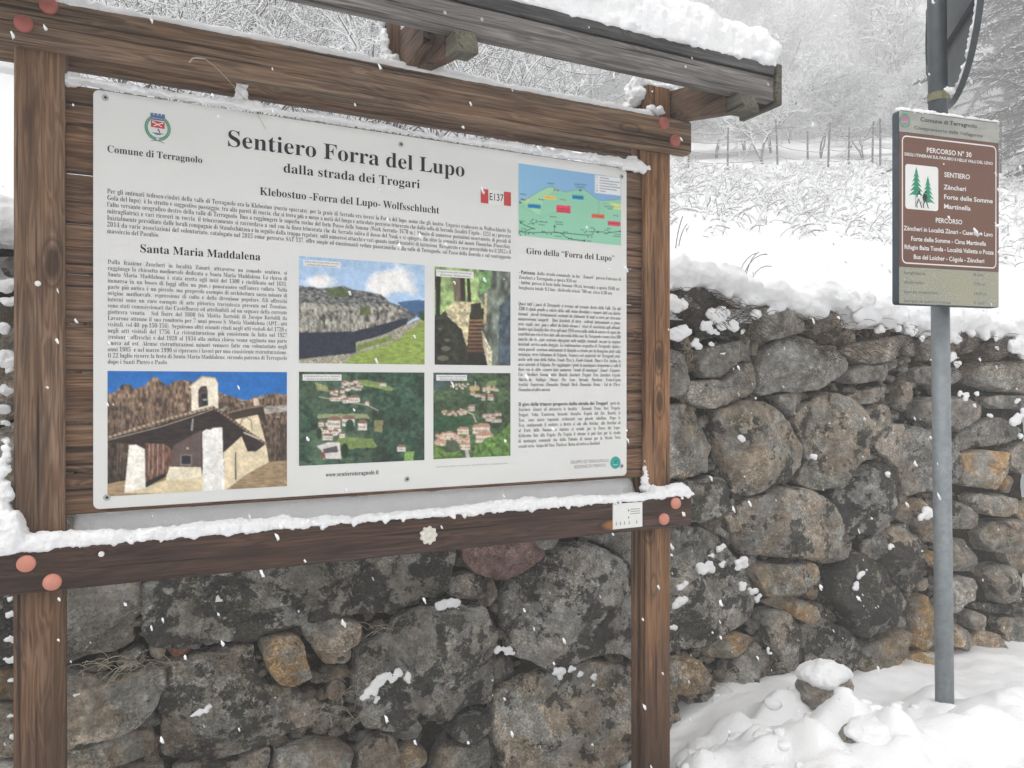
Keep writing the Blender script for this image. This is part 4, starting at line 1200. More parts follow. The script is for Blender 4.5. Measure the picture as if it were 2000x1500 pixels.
# ------------------------------------------------------------ the dry stone wall, in the same frame, 0.55 m behind the panel
EW = -0.55
wall = empty('stone_wall', ORG, ANG)
tag(wall, 'dry stone retaining wall of rough grey and ochre limestone blocks behind the board', 'wall')
def W(pts, ox, oy, sc):
    return [(ox + x / sc, oy + y / sc) for x, y in pts]
SP_ = []          # (pixel outline, ochre, dark, bright)
def S(pts, o=.25, d=.45, b=.5): SP_.append((pts, o, d, b))
S([(100,1150),(275,1136),(272,1190),(262,1215),(260,1252),(225,1275),(160,1288),(132,1300),(60,1300),(50,1160)], .2, .25, .5)
S([(277,1142),(277,1240),(300,1262),(345,1268),(400,1254),(440,1252),(496,1248),(560,1220),(600,1206),(660,1202),(710,1198),(766,1194),(820,1175),(866,1156),(884,1120),(892,1080),(885,1045),(600,1080),(400,1110)], .1, .75, .46)
S([(60,1310),(132,1303),(190,1325),(230,1330),(285,1308),(318,1304),(316,1345),(306,1370),(280,1404),(240,1424),(180,1436),(132,1448),(60,1440)], .35, .35, .53)
S([(325,1275),(378,1268),(372,1284),(338,1292)], .8, .2, .40)
S([(320,1300),(380,1288),(420,1280),(480,1265),(500,1268),(508,1300),(514,1338),(540,1350),(600,1362),(650,1385),(684,1396),(620,1420),(560,1448),(480,1480),(360,1496),(320,1488),(312,1460),(316,1400),(308,1392),(312,1360)], .35, .65, .5)
S([(512,1250),(530,1236),(576,1232),(590,1262),(600,1300),(610,1325),(570,1340),(540,1332),(522,1300),(512,1270)], .9, .35, .52)
S([(586,1220),(640,1206),(680,1206),(700,1215),(696,1252),(672,1264),(640,1268),(612,1262),(594,1240)], .5, .2, .56)
S([(616,1272),(690,1268),(690,1290),(680,1302),(640,1304),(628,1290)], .6, .15, .56)
S([(642,1310),(685,1308),(690,1322),(675,1335),(650,1332)], .6, .3, .5)
S([(60,1455),(130,1455),(180,1446),(290,1430),(300,1445),(296,1475),(250,1490),(190,1500),(130,1506),(60,1500)], .4, .3, .52)
S([(110,1516),(300,1496),(318,1500),(330,1570),(100,1580)], .3, .4)
S([(340,1506),(480,1490),(530,1470),(520,1560),(340,1580)], .3, .6)
S([(540,1470),(600,1455),(650,1450),(688,1465),(684,1500),(676,1560),(530,1560)], .5, .45)
S([(625,1405),(655,1395),(684,1410),(676,1430),(645,1438)], .7, .2, .55)
S([(-60,1320),(28,1316),(34,1375),(-60,1378)], .8, .3, .5)
S([(-60,1386),(28,1384),(44,1465),(-60,1470)], .4, .35, .5)
S([(-80,1170),(26,1165),(42,1230),(24,1302),(-80,1306)], .2, .75, .45)
S([(-70,1478),(40,1474),(52,1560),(-70,1570)], .8, .3, .5)
S([(904,1060),(906,1092),(930,1116),(962,1130),(994,1130),(1018,1116),(1066,1082),(1050,1064),(1010,1048),(930,1046)], .0, .2, .47)
S([(876,1160),(884,1134),(922,1120),(950,1134),(950,1156),(930,1170),(894,1170)], .4, .5)
S([(956,1162),(960,1140),(974,1138),(980,1180),(970,1194),(958,1186)], .6, .3)
S([(984,1156),(998,1138),(1030,1118),(1052,1100),(1078,1086),(1110,1066),(1162,1064),(1188,1076),(1210,1102),(1228,1140),(1248,1200),(1262,1300),(1240,1292),(1200,1275),(1130,1285),(1070,1308),(1034,1292),(1010,1284),(1002,1260),(986,1228),(984,1210)], .15, .62, .5)
S([(1104,1046),(1230,1030),(1300,1034),(1300,1170),(1262,1170),(1238,1130),(1217,1092),(1190,1062),(1160,1050)], .1, .4, .46)
S([(742,1240),(770,1212),(826,1188),(874,1180),(936,1180),(956,1212),(962,1240),(960,1320),(956,1374),(906,1380),(866,1404),(834,1400),(810,1384),(786,1420),(762,1428),(722,1416),(706,1400),(692,1360),(698,1300),(706,1262)], .15, .72, .49)
S([(968,1290),(1004,1286),(1010,1328),(1000,1338),(970,1340)], .1, .8, .42)
S([(968,1348),(1018,1334),(1074,1312),(1130,1298),(1250,1304),(1310,1310),(1320,1400),(1310,1590),(990,1590),(972,1470),(966,1400)], .4, .55, .56)
S([(872,1416),(892,1394),(930,1386),(956,1390),(958,1424),(930,1446),(898,1446),(876,1432)], .15, .85, .42)
S([(858,1480),(872,1458),(922,1458),(954,1442),(956,1560),(850,1560)], .4, .3, .46)
S([(702,1470),(724,1442),(764,1434),(774,1460),(780,1570),(690,1570)], .5, .45, .5)
fF = lambda p, o=.25, d=.35, b=.5: S(W(p, 1300, 540, 2.857), o, d, b)
fG = lambda p, o=.25, d=.35, b=.5: S(W(p, 1300, 980, 2.857), o, d, b)
fF([(-150,-10),(60,0),(200,40),(360,70),(420,110),(440,200),(490,240),(475,325),(250,335),(130,260),(60,240),(-150,250)], .0, .9, .4)
fF([(500,205),(560,120),(640,100),(760,130),(775,200),(740,300),(640,345),(520,350),(500,330)], .1, .35, .5)
fF([(785,190),(860,170),(960,220),(1000,270),(960,355),(880,370),(795,340)], .6, .7, .36)
fF([(-150,400),(60,410),(110,440),(130,520),(116,600),(55,660),(-150,690)], .1, .4, .5)
fF([(200,500),(245,400),(380,355),(478,360),(490,465),(400,478),(272,570),(215,560)], .1, .3, .5)
fF([(140,590),(290,582),(405,500),(492,480),(515,600),(490,650),(390,708),(260,730),(160,720),(135,650)], .35, .2, .52)
fF([(498,370),(535,362),(545,420),(520,445),(500,420)], .4, .4)
fF([(560,430),(620,362),(700,345),(830,378),(940,385),(1000,432),(1030,490),(1000,535),(930,585),(760,638),(560,655),(526,640),(530,500)], .05, .22, .5)
fF([(985,425),(1060,372),(1180,345),(1340,325),(1350,352),(1290,418),(1200,478),(1120,482),(1020,448)], .15, .2, .52)
fF([(1010,540),(1080,500),(1220,492),(1250,530),(1235,576),(1120,588),(1035,600),(998,570)], .1, .35, .5)
fF([(1245,500),(1300,432),(1342,424),(1336,480),(1270,538)], .1, .2, .5)
fF([(1045,700),(1065,645),(1200,615),(1250,625),(1260,675),(1180,708),(1090,718)], .2, .4, .5)
fF([(1285,610),(1340,588),(1392,602),(1386,670),(1350,700),(1338,755),(1292,710),(1308,650)], .3, .4, .5)
fF([(1405,520),(1480,500),(1640,505),(1680,560),(1620,598),(1500,608),(1415,580)], .15, .4, .5)
fF([(1695,520),(1740,484),(1900,474),(2100,500),(2100,665),(1950,648),(1820,628),(1712,598)], .35, .2, .54)
fF([(1115,760),(1200,715),(1250,732),(1276,790),(1255,838),(1160,895),(1125,850)], .25, .45, .52)
fF([(1405,700),(1500,672),(1700,674),(1770,720),(1765,780),(1715,828),(1600,856),(1480,838),(1405,790)], .25, .4, .48)
fF([(1795,675),(1870,658),(2100,685),(2100,745),(1870,736),(1805,715)], .1, .3, .46)
fF([(1655,900),(1725,825),(1850,785),(1955,805),(2030,860),(1990,905),(1850,938),(1700,970),(1640,966)], .1, .45, .5)
fF([(645,660),(740,644),(784,672),(765,740),(720,785),(684,740),(648,700)], .15, .4, .5)
fF([(-150,720),(130,720),(186,762),(236,860),(280,960),(266,1020),(274,1096),(130,1126),(-150,1145)], .65, .35, .55)
fF([(292,742),(440,695),(560,705),(655,765),(705,835),(762,940),(754,1050),(696,1126),(600,1176),(520,1196),(440,1226),(384,1198),(336,1130),(316,1000),(286,900),(268,800)], .4, .55, .53)
fF([(725,785),(785,705),(900,648),(980,648),(1058,685),(1096,780),(1144,900),(1144,1000),(1078,1076),(1000,1116),(940,1166),(830,1186),(728,1150),(784,1050),(776,920),(726,830)], .3, .55, .5)
fF([(-150,1155),(130,1146),(278,1114),(306,1200),(300,1296),(220,1336),(150,1360),(-150,1365)], .05, .7, .45)
fF([(322,1165),(346,1182),(356,1280),(343,1350),(322,1335)], .3, .2, .52)
fF([(372,1250),(428,1242),(440,1290),(400,1308),(374,1298)], .4, .3, .5)
fF([(356,1340),(444,1272),(560,1205),(680,1180),(800,1194),(876,1244),(934,1312),(964,1440),(970,1487),(900,1545),(830,1572),(650,1566),(470,1552),(404,1488),(384,1420)], .4, .55, .52)
fF([(1165,930),(1242,836),(1330,825),(1460,855),(1560,875),(1636,982),(1652,1060),(1632,1146),(1500,1186),(1340,1224),(1306,1160),(1294,1060),(1235,1020),(1185,980)], .4, .5, .5)
fF([(955,1180),(1052,1115),(1150,1046),(1238,1046),(1284,1092),(1304,1200),(1304,1328),(1236,1384),(1100,1444),(1012,1424),(964,1340),(936,1262)], .05, .85, .45)
fF([(1666,984),(1780,970),(1868,984),(1914,1030),(1918,1108),(1856,1176),(1780,1180),(1658,1156),(1676,1070)], .95, .15, .58)
fF([(1925,965),(2000,925),(2150,935),(2150,1105),(1990,1095),(1936,1050)], .2, .4, .5)
fF([(1124,1020),(1160,994),(1186,1010),(1176,1028)], .6, .1, .54)
fF([(1706,1222),(1850,1218),(1955,1242),(1955,1316),(1880,1336),(1782,1326),(1716,1280)], .45, .3, .54)
fF([(1600,1244),(1708,1290),(1724,1330),(1718,1406),(1600,1406)], .1, .5, .44)
fF([(1964,1275),(2150,1245),(2150,1364),(1992,1354)], .9, .15, .56)
fF([(1326,1252),(1430,1244),(1490,1290),(1592,1344),(1602,1440),(1556,1494),(1462,1484),(1406,1398),(1318,1346)], .7, .3, .48)
fG([(-150,135),(150,126),(240,154),(326,202),(376,262),(474,382),(532,540),(514,655),(400,744),(250,822),(120,852),(-150,890)], .2, .62, .53)
fG([(236,112),(300,104),(318,152),(386,182),(384,226),(332,198),(246,158)], .4, .3, .52)
fG([(495,374),(560,345),(820,340),(848,382),(842,456),(700,504),(562,528),(526,460)], .55, .3, .54)
fG([(866,332),(962,248),(1055,228),(1054,278),(960,326),(900,354)], .3, .45, .5)
fG([(906,420),(1004,306),(1078,278),(1194,366),(1254,452),(1332,504),(1370,580),(1296,634),(1246,694),(1150,744),(1054,752),(1046,680),(964,598),(896,520)], .35, .92, .43)
fG([(1096,242),(1202,166),(1308,138),(1394,204),(1472,314),(1452,420),(1378,530),(1304,466),(1244,396),(1164,316),(1106,278)], .6, .7, .45)
fG([(546,560),(650,526),(748,536),(824,582),(850,640),(798,684),(700,634),(602,584)], .85, .25, .5)
fG([(806,502),(894,494),(884,536),(842,564)], .8, .1, .54)
fG([(566,620),(640,606),(716,684),(752,742),(752,896),(732,995),(600,1044),(566,998),(614,880),(548,750)], .25, .65, .52)
fG([(776,702),(852,656),(958,696),(1034,782),(1044,900),(1072,995),(850,994),(786,898),(776,800)], .25, .7, .5)
fG([(896,612),(940,604),(1024,680),(1014,696),(942,664)], .7, .2, .5)
fG([(1066,882),(1104,834),(1242,744),(1288,700),(1346,724),(1358,850),(1334,946),(1258,994),(1130,1024),(1086,958)], .7, .4, .52)
fG([(246,840),(342,774),(440,745),(494,754),(474,788),(400,854),(340,879),(264,874)], .8, .2, .52)
fG([(-150,906),(150,886),(198,896),(264,980),(246,1046),(100,1056),(-150,1094)], .6, .4, .53)
fG([(134,1086),(280,1046),(314,1120),(334,1176),(200,1214),(124,1176)], .4, .6, .48)
fG([(356,904),(520,786),(586,862),(612,980),(516,1084),(440,1076),(352,1172),(322,1100)], .4, .55, .5)
fG([(1396,560),(1442,526),(1496,544),(1500,800),(1440,834),(1386,796),(1376,700)], .85, .15, .52)
fG([(1570,432),(1718,424),(1726,538),(1570,620)], .15, .3, .52)
fG([(1580,214),(1698,214),(1754,322),(1744,396),(1580,394)], .2, .2, .48)
fG([(1560,640),(1700,752),(1720,800),(1680,826),(1560,790)], .9, .1, .56)
fG([(1786,412),(1832,356),(1918,356),(1964,432),(1924,546),(1860,564),(1834,480)], .35, .45, .5)
fG([(1756,182),(1832,106),(1948,96),(2100,136),(2100,206),(1900,274),(1802,274)], .4, .45, .5)
fG([(1926,284),(2150,226),(2150,416),(1992,394),(1946,348)], .5, .1, .48)
fG([(1736,822),(1784,726),(1876,744),(1924,812),(1894,866),(1802,876)], .85, .2, .54)
fG([(1866,680),(1876,644),(2150,644),(2150,826),(1952,826)], .5, .5, .48)
fG([(1746,560),(1860,592),(1960,546),(2150,506),(2150,632),(1870,629),(1756,600)], .3, .7, .36)
fG([(1366,860),(1420,834),(1494,834),(1496,896),(1400,926),(1366,908)], .85, .2, .5)
fG([(1346,950),(1440,914),(1496,932),(1500,1060),(1384,1028)], .5, .5, .46)
fG([(1126,1034),(1320,1004),(1330,1038),(1180,1076)], .3, .4, .44)
fG([(1446,452),(1500,434),(1500,508),(1454,508)], .7, .2, .5)
fG([(-150,1102),(100,1160),(110,1280),(-150,1450)], .3, .5, .5)
fG([(1510,880),(1560,900),(1590,960),(1560,1060),(1510,1050)], .6, .3, .4)

def area_c(P):
    x, y = P[:, 0], P[:, 1]
    x2, y2 = np.roll(x, -1), np.roll(y, -1)
    c = x * y2 - x2 * y
    A = c.sum() / 2
    return A, np.array([((x + x2) * c).sum() / (6 * A), ((y + y2) * c).sum() / (6 * A)])
def inpoly(P, X, Y):
    m = np.zeros(X.shape, bool); n = len(P)
    for i in range(n):
        xa, ya = P[i]; xb, yb = P[(i + 1) % n]
        if ya == yb: continue
        m ^= ((ya > Y) != (yb > Y)) & (X < (xb - xa) * (Y - ya) / (yb - ya) + xa)
    return m

# occupancy of the wall face, so that hidden and left-over places get stones too
WX0, WX1, WZ0, WZ1, CELL = -1.9, 4.6, -0.02, EYE + .38, .01
gx = np.arange(WX0, WX1, CELL) + CELL / 2; gz = np.arange(WZ0, WZ1, CELL) + CELL / 2
GX, GZ = np.meshgrid(gx, gz)
occ = np.zeros(GX.shape, bool)
stones = []
for pts, o, d, b in SP_:
    P = np.array([BL(x, y, EW) for x, y in pts])
    A, c = area_c(P)
    if A < 0: P = P[::-1]
    stones.append((P, o, d, b))
    occ |= inpoly(P, GX, GZ)
rnd = random.Random(11)
# jittered cells for everything the photograph hides
cells = []
zrow = 0.12
ri = 0
while zrow < WZ1 + .1:
    x = WX0 + (ri % 2) * .13
    while x < WX1 + .2:
        cells.append((x + rnd.uniform(-.07, .07), zrow + rnd.uniform(-.045, .045)))
        x += rnd.uniform(.22, .34)
    zrow += .185; ri += 1
def clip(poly, p, q):
    """part of poly nearer to p than to q"""
    mx, mz = (p[0] + q[0]) / 2, (p[1] + q[1]) / 2
    nx, nz = q[0] - p[0], q[1] - p[1]
    out = []
    for i in range(len(poly)):
        a, b2 = poly[i], poly[(i + 1) % len(poly)]
        da = (a[0] - mx) * nx + (a[1] - mz) * nz; db = (b2[0] - mx) * nx + (b2[1] - mz) * nz
        if da <= 0: out.append(a)
        if (da < 0) != (db < 0):
            t = da / (da - db); out.append((a[0] + t * (b2[0] - a[0]), a[1] + t * (b2[1] - a[1])))
    return out
for i, p in enumerate(cells):
    poly = [(p[0] - .3, p[1] - .2), (p[0] + .3, p[1] - .2), (p[0] + .3, p[1] + .2), (p[0] - .3, p[1] + .2)]
    for j, q in enumerate(cells):
        if j != i and abs(p[0] - q[0]) < .7 and abs(p[1] - q[1]) < .5:
            poly = clip(poly, p, q)
            if len(poly) < 3: break
    if len(poly) < 3: continue
    P = np.array(poly)
    m = inpoly(P, GX, GZ)
    if m.sum() == 0 or (occ & m).sum() / m.sum() > .06: continue
    if P[:, 1].max() > WZ1 + .05 or P[:, 1].min() < -.05: continue
    P = P.mean(0) + (P - P.mean(0)) * .955
    stones.append((P, rnd.random() ** 2 * .9, rnd.uniform(.2, .75), rnd.uniform(.44, .55)))
    occ |= m
# small pinning stones in the gaps
for R, tries in ((.09, 900), (.06, 2600), (.04, 6000), (.026, 9000)):
    for _ in range(tries):
        x, z = rnd.uniform(WX0 + .1, WX1 - .1), rnd.uniform(.03, WZ1 - R)
        i, j = int((z - WZ0) / CELL), int((x - WX0) / CELL)
        k = int(R / CELL)
        i0, i1, j0, j1 = max(0, i - k), i + k + 1, max(0, j - k), j + k + 1
        sub = occ[i0:i1, j0:j1]
        if sub.mean() > .10 or len(stones) >= 292: continue
        n = rnd.randint(6, 9); rt = rnd.uniform(-.5, .5); rx, rz = R * rnd.uniform(.95, 1.35), R * rnd.uniform(.75, 1.0)
        if R < .05 and not (-.6 < x < 3.8): continue
        P = []
        for q in range(n):
            a = 2 * math.pi * q / n + rnd.uniform(-.2, .2); rr_ = rnd.uniform(.85, 1.1)
            u, v = rx * math.cos(a) * rr_, rz * math.sin(a) * rr_
            P.append((x + u * math.cos(rt) - v * math.sin(rt), z + u * math.sin(rt) + v * math.cos(rt)))
        P = np.array(P)
        m = inpoly(P, GX, GZ)
        if (occ & m).sum() > .18 * m.sum(): continue
        occ |= m
        stones.append((P, rnd.random() * .9, rnd.uniform(.1, .6), rnd.uniform(.42, .54)))

def build_stone(P, o, d, b, seed):
    rs_ = np.random.RandomState(seed)
    A, c = area_c(P); A = abs(A)
    size = math.sqrt(A)
    # one corner-cutting pass, then even resampling
    Q = []
    for i in range(len(P)):
        a, q = P[i], P[(i + 1) % len(P)]
        Q += [a * .92 + q * .08, a * .08 + q * .92]
    Q = np.array(Q)
    seg = np.roll(Q, -1, 0) - Q; L = np.hypot(seg[:, 0], seg[:, 1]); cum = np.concatenate([[0], np.cumsum(L)])
    n = int(min(110, max(22, cum[-1] / .0125)))
    t = np.linspace(0, cum[-1], n, endpoint=False)
    idx = np.clip(np.searchsorted(cum, t, 'right') - 1, 0, len(Q) - 1)
    R = Q[idx] + seg[idx] * ((t - cum[idx]) / np.maximum(L[idx], 1e-9))[:, None]
    am = min(.020, .075 * size)
    nzv = np.stack([R[:, 0] * 16, R[:, 1] * 16, np.full(n, seed * 1.3)], -1)
    R = R + am * np.stack([fbm(nzv, 3, 4, .6), fbm(nzv + 9.1, 4, 4, .6)], -1)
    R = c + (R - c) * (1 + min(.03, .006 / size))
    ts = [1.0, 1.0, .985, .96, .93, .89, .84, .78, .71, .63, .55, .46, .37, .28, .19, .10]
    if size < .12: ts = [1.0, 1.0, .97, .90, .78, .60, .40, .2]
    D = min(.058, .21 * size) * rs_.uniform(.8, 1.25)
    V = []
    for k, tt in enumerate(ts):
        V.append(np.concatenate([c + (R - c) * (tt if k else 1.0), np.full((n, 1), tt)], 1))
    V = np.concatenate(V + [np.array([[c[0], c[1], 0.0]])])
    X, Z, T_ = V[:, 0], V[:, 1], V[:, 2]
    # distance to the outline
    dist = np.full(len(V), 9.0)
    for i in range(0, n, 2): dist = np.minimum(dist, np.hypot(X - R[i, 0], Z - R[i, 1]))
    edge = np.clip(dist / (.085 * size * (1 + .5 * fbm(np.stack([X * 9, Z * 9, X * 0 + seed], -1), 12, 2))), 0, 1)
    h = D * (1 - (1 - edge) ** 2.4) ** .62
    for _ in range(rs_.randint(7, 13)):
        th = rs_.uniform(0, 6.283); sl = rs_.uniform(.10, .95)
        pl = D * rs_.uniform(.85, 1.25) - sl * ((X - c[0]) * math.cos(th) + (Z - c[1]) * math.sin(th) - rs_.uniform(.02, .38) * size)
        h = np.minimum(h, pl + .004)
    p3 = np.stack([X, Z, np.full_like(X, seed * .77)], -1)
    # broken bedding: shallow ledges running across the face
    ph = rs_.uniform(-.5, .5); per = rs_.uniform(.05, .10)
    lay = (Z * math.cos(ph) + X * math.sin(ph)) / per + 1.1 * fbm(p3 * 6, 9, 3)
    fr = lay - np.floor(lay)
    h = h + min(1, size / .2) * rs_.uniform(.004, .016) * (np.minimum(fr / .85, 1) - np.clip((fr - .85) / .15, 0, 1) - .4) * np.clip(dist / .02, 0, 1)
    amp = min(1.0, size / .22)
    h = h + amp * (.018 * fbm(p3 * 6, 5, 3) + .012 * fbm(p3 * 22, 6, 3, .6) + .006 * fbm(p3 * 70, 7, 2, .6)) * np.clip(dist / .02, .25, 1)
    rg = 1 - np.abs(fbm(p3 * 5.0, 8, 3)) * 2
    h = h - amp * .012 * np.clip(rg - .82, 0, 1) * 6
    h = np.maximum(h, -.02)
    h[:n] = -.16
    h[n:2 * n] = np.minimum(h[n:2 * n], .004) - .012
    off = rs_.uniform(-.022, .032) if size > .1 else rs_.uniform(-.05, -.015)
    Y = -(EW + h + off)
    verts = np.stack([X, Y, Z], -1)
    K = len(ts); faces = []
    i = np.arange(n); j = (i + 1) % n
    qs = np.concatenate([np.stack([a * n + i, a * n + j, (a + 1) * n + j, (a + 1) * n + i], -1) for a in range(K - 1)])
    faces = [tuple(q) for q in qs.tolist()] + [((K - 1) * n + int(a), (K - 1) * n + int(b_), K * n) for a, b_ in zip(i, j)]
    ob = mesh_np('stone', verts, faces, M['stone_red'] if (o == 0.0 and d == .2) or (o, b) == (.8, .40) else M['stone'], wall, True)
    ob.color = (min(1, o + .12), d, b, 1)
    return ob
red = None
for k, (P, o, d, b) in enumerate(stones):
    build_stone(P, o, d, b, k + 1)

# earth core behind the stones
xs = np.arange(WX0 - .1, WX1 + .1, .03); zs_ = np.arange(-.1, EYE + .42, .03)
XX, ZZ = np.meshgrid(xs, zs_)
yy = -(EW - .075) - .03 * n2(XX, ZZ, 9, 3) - .014 * n2(XX, ZZ, 35, 4) 
V = np.stack([XX, yy, ZZ], -1).reshape(-1, 3)
w_ = len(xs); i = np.arange(len(zs_) - 1)[:, None] * w_ + np.arange(w_ - 1)[None]
mesh_np('earth_core', V, np.stack([i, i + 1, i + 1 + w_, i + w_], -1).reshape(-1, 4), M['earth'], wall, True)

# crumbs of stone packed in the joints
# ------------------------------------------------------------ snow lying on the board
def snow_strip(s0, s1, e0, e1, z, h, seed, amp=.006, over=.004, step=.006, hf=None, prof=14, jag=0.0):
    """a rounded ridge of snow along s, resting at height z between two depths"""
    n = int((s1 - s0) / step) + 1
    ss = np.linspace(s0, s1, n)
    th = np.linspace(-.18 * math.pi, 1.08 * math.pi, prof)
    c = (e0 + e1) / 2; r = (e1 - e0) / 2 + over
    hh = np.full(n, h) if hf is None else np.array([hf(x) for x in ss])
    endf = np.clip(np.minimum(ss - s0, s1 - ss) / .02, 0.05, 1) ** .5
    hh = hh * endf
    S_, T_ = np.meshgrid(ss, th, indexing='ij')
    H_ = hh[:, None]
    ce, se = np.cos(T_), np.sin(T_)
    e = c + r * np.sign(ce) * np.abs(ce) ** .6 * (.8 + .2 * endf[:, None])
    zz = z + H_ * np.where(se > 0, np.abs(se) ** .7, -np.abs(se) * np.minimum(.5, .009 / H_))
    p = np.stack([S_ * 1.0, e, zz], -1)
    nn_ = fbm(p * 28, seed, 3) * amp + fbm(p * 90, seed + 3, 3, .6) * amp * .55 + fbm(p * 9, seed + 5, 2) * amp
    e = e + nn_ * ce; zz = zz + nn_ * (se + .3)
    if jag:
        low = (se < .25) & (ce > 0)
        zz = zz - np.where(low, np.clip(fbm(np.stack([S_ * 38, S_ * 0, S_ * 0], -1), seed + 8, 3, .7), -.1, 1) * jag, 0)
    V = np.stack([S_, -e, zz], -1).reshape(-1, 3)
    a, b = np.meshgrid(np.arange(n - 1), np.arange(prof), indexing='ij')
    b2 = (b + 1) % prof
    Fq = np.stack([a * prof + b, a * prof + b2, (a + 1) * prof + b2, (a + 1) * prof + b], -1).reshape(-1, 4)
    caps_ = []
    for r0 in (0, (n - 1) * prof):
        for k_ in range(1, prof - 1):
            tr = (r0, r0 + k_ + 1, r0 + k_, r0) if r0 == 0 else (r0, r0 + k_, r0 + k_ + 1, r0)
            caps_.append(tr)
    return V, np.concatenate([Fq, np.array(caps_)])

_t = (1 + 5 ** .5) / 2
def ico(sub):
    v = [(-1, _t, 0), (1, _t, 0), (-1, -_t, 0), (1, -_t, 0), (0, -1, _t), (0, 1, _t), (0, -1, -_t), (0, 1, -_t), (_t, 0, -1), (_t, 0, 1), (-_t, 0, -1), (-_t, 0, 1)]
    f = [(0, 11, 5), (0, 5, 1), (0, 1, 7), (0, 7, 10), (0, 10, 11), (1, 5, 9), (5, 11, 4), (11, 10, 2), (10, 7, 6), (7, 1, 8), (3, 9, 4), (3, 4, 2), (3, 2, 6), (3, 6, 8), (3, 8, 9), (4, 9, 5), (2, 4, 11), (6, 2, 10), (8, 6, 7), (9, 8, 1)]
    v = [tuple(np.array(x) / np.linalg.norm(x)) for x in v]
    for _ in range(sub):
        mid = {}; nf = []
        def mp(a, b):
            k = (min(a, b), max(a, b))
            if k not in mid:
                m_ = np.array(v[a]) + np.array(v[b]); v.append(tuple(m_ / np.linalg.norm(m_))); mid[k] = len(v) - 1
            return mid[k]
        for a, b, c_ in f:
            x, y, z = mp(a, b), mp(b, c_), mp(c_, a)
            nf += [(a, x, z), (b, y, x), (c_, z, y), (x, y, z)]
        f = nf
    return np.array(v), np.array(f)
ICO = {k: ico(k) for k in (1, 2, 3)}
class Clump:
    def __init__(self): self.V, self.F, self.n = [], [], 0
    def add(self, V, Fc):
        if Fc.shape[1] == 4:
            T2 = Fc[:, [0, 2, 3]]; T2 = T2[(T2[:, 0] != T2[:, 2]) & (T2[:, 1] != T2[:, 2])]
            Fc = np.concatenate([Fc[:, :3], T2])
        self.V.append(V); self.F.append(Fc + self.n); self.n += len(V)
    def blob(self, c, r, seed, rough=.22, sub=2, squash=.8):
        v, f = ICO[sub]
        r = np.array(r if hasattr(r, '__len__') else (r, r, r * squash), float)
        nzv = fbm(v * 1.7 + seed * 3.3, 1, 4, .62)
        V = np.array(c) + v * r * (1 + rough * 1.6 * nzv)[:, None]
        self.add(V, f)
    def build(self, name, label, parent=None, mat='snow', smooth=True, vox=0, crumb=1.0):
        o = mesh_np(name, np.concatenate(self.V), np.concatenate(self.F), M[mat], None, smooth)
        if vox:
            r = o.modifiers.new('merge', 'REMESH'); r.mode = 'VOXEL'; r.voxel_size = vox; r.use_smooth_shade = True
            crumble(o, .014, .008 * crumb); crumble(o, .0055, .0042 * crumb)
        if parent is not None:
            o.location = parent.location; o.rotation_euler = parent.rotation_euler
        tag(o, label, 'snow', kind='stuff')
        return o
def patchy(C, s, e, z, r, seed, k=6, el=1.0, flat_=.55):
    rr_ = random.Random(seed)
    for q in range(k):
        a = rr_.uniform(0, 6.28); t = rr_.random() ** .7 * r * .75
        q_ = r * rr_.uniform(.28, .62)
        C.blob((s + math.cos(a) * t * el, -(e + rr_.uniform(-.2, .3) * q_), z + math.sin(a) * t * .75), (q_ * 1.15, q_ * flat_, q_ * .85), seed * 31 + q, .28, 2)

rq = random.Random(17)
CR = Clump()
nocc = 0
while nocc < 800:
    x, z = rq.uniform(-.7, 4.0), rq.uniform(.02, WZ1 - .03)
    i, j = int((z - WZ0) / CELL), int((x - WX0) / CELL)
    if occ[i, j]:
        if rq.random() > .02: continue
    nocc += 1
    r = rq.uniform(.007, .024)
    vv, ff = ICO[1]
    n_ = fbm(vv * 1.3 + nocc * 1.7, 2, 2)
    CR.add(np.array([x, -(EW - .045) + rq.uniform(-.015, .02), z]) + vv * np.array([r * 1.4, r, r]) * (1 + .8 * n_)[:, None], ff)
ck_ = mesh_np('joint_rubble', np.concatenate(CR.V), np.concatenate(CR.F), M['stone'], wall)
ck_.color = (.7, .4, .30, 1); ck_['kind'] = 'stuff'

# top of the lower rail: bright ridge, heaped at both posts
C = Clump()
def hfun(x):
    h = .018 + .004 * math.sin(x * 7) 
    h += .030 * math.exp(-((x - (PL0 - .05)) / .05) ** 2) + .012 * math.exp(-((x - PL1) / .10) ** 2)
    return h
C.add(*snow_strip(RL0, PL0 + .03, .012, ER + .004, ZB1 - .001, .055, 31, .012, .006, hf=lambda x: .05 + .03 * (x > PL0 - .12), jag=.02))
C.add(*snow_strip(PL0 + .01, PR0 + .02, .030, ER + .003, ZB1 - .001, .020, 32, .007, .002, hf=hfun, jag=.011))
C.add(*snow_strip(PR0 - .01, RL1 + .004, .028, ER + .008, ZB1 - .001, .034, 33, .009, .003, jag=.016))
rr2 = random.Random(5)
for q in range(26):
    t = q / 25
    C.blob((PL0 - .012 - .10 * (1 - t) * rr2.random(), .0 - ER + .05, ZB1 + .03 + .20 * t * t), .026 * (1.3 - t), 400 + q, .25, 2)
for q in range(9):
    C.blob((PR0 + .002 + rr2.uniform(-.004, .006), -EP + .010, ZB1 + .02 + q * .011), .010 * (1.5 - q / 9), 440 + q, .3, 2)
for q in range(70):       # crumbs at the front edge
    x = rr2.uniform(RL0, RL1)
    C.blob((x, -ER - .003, ZB1 - rr2.uniform(-.002, .010)), rr2.uniform(.003, .0075), 500 + q, .3, 1)
C.build('snow_on_lower_rail', 'bright white ridge of fresh snow along the lower rail of the board', board, vox=.0035)
C = Clump()
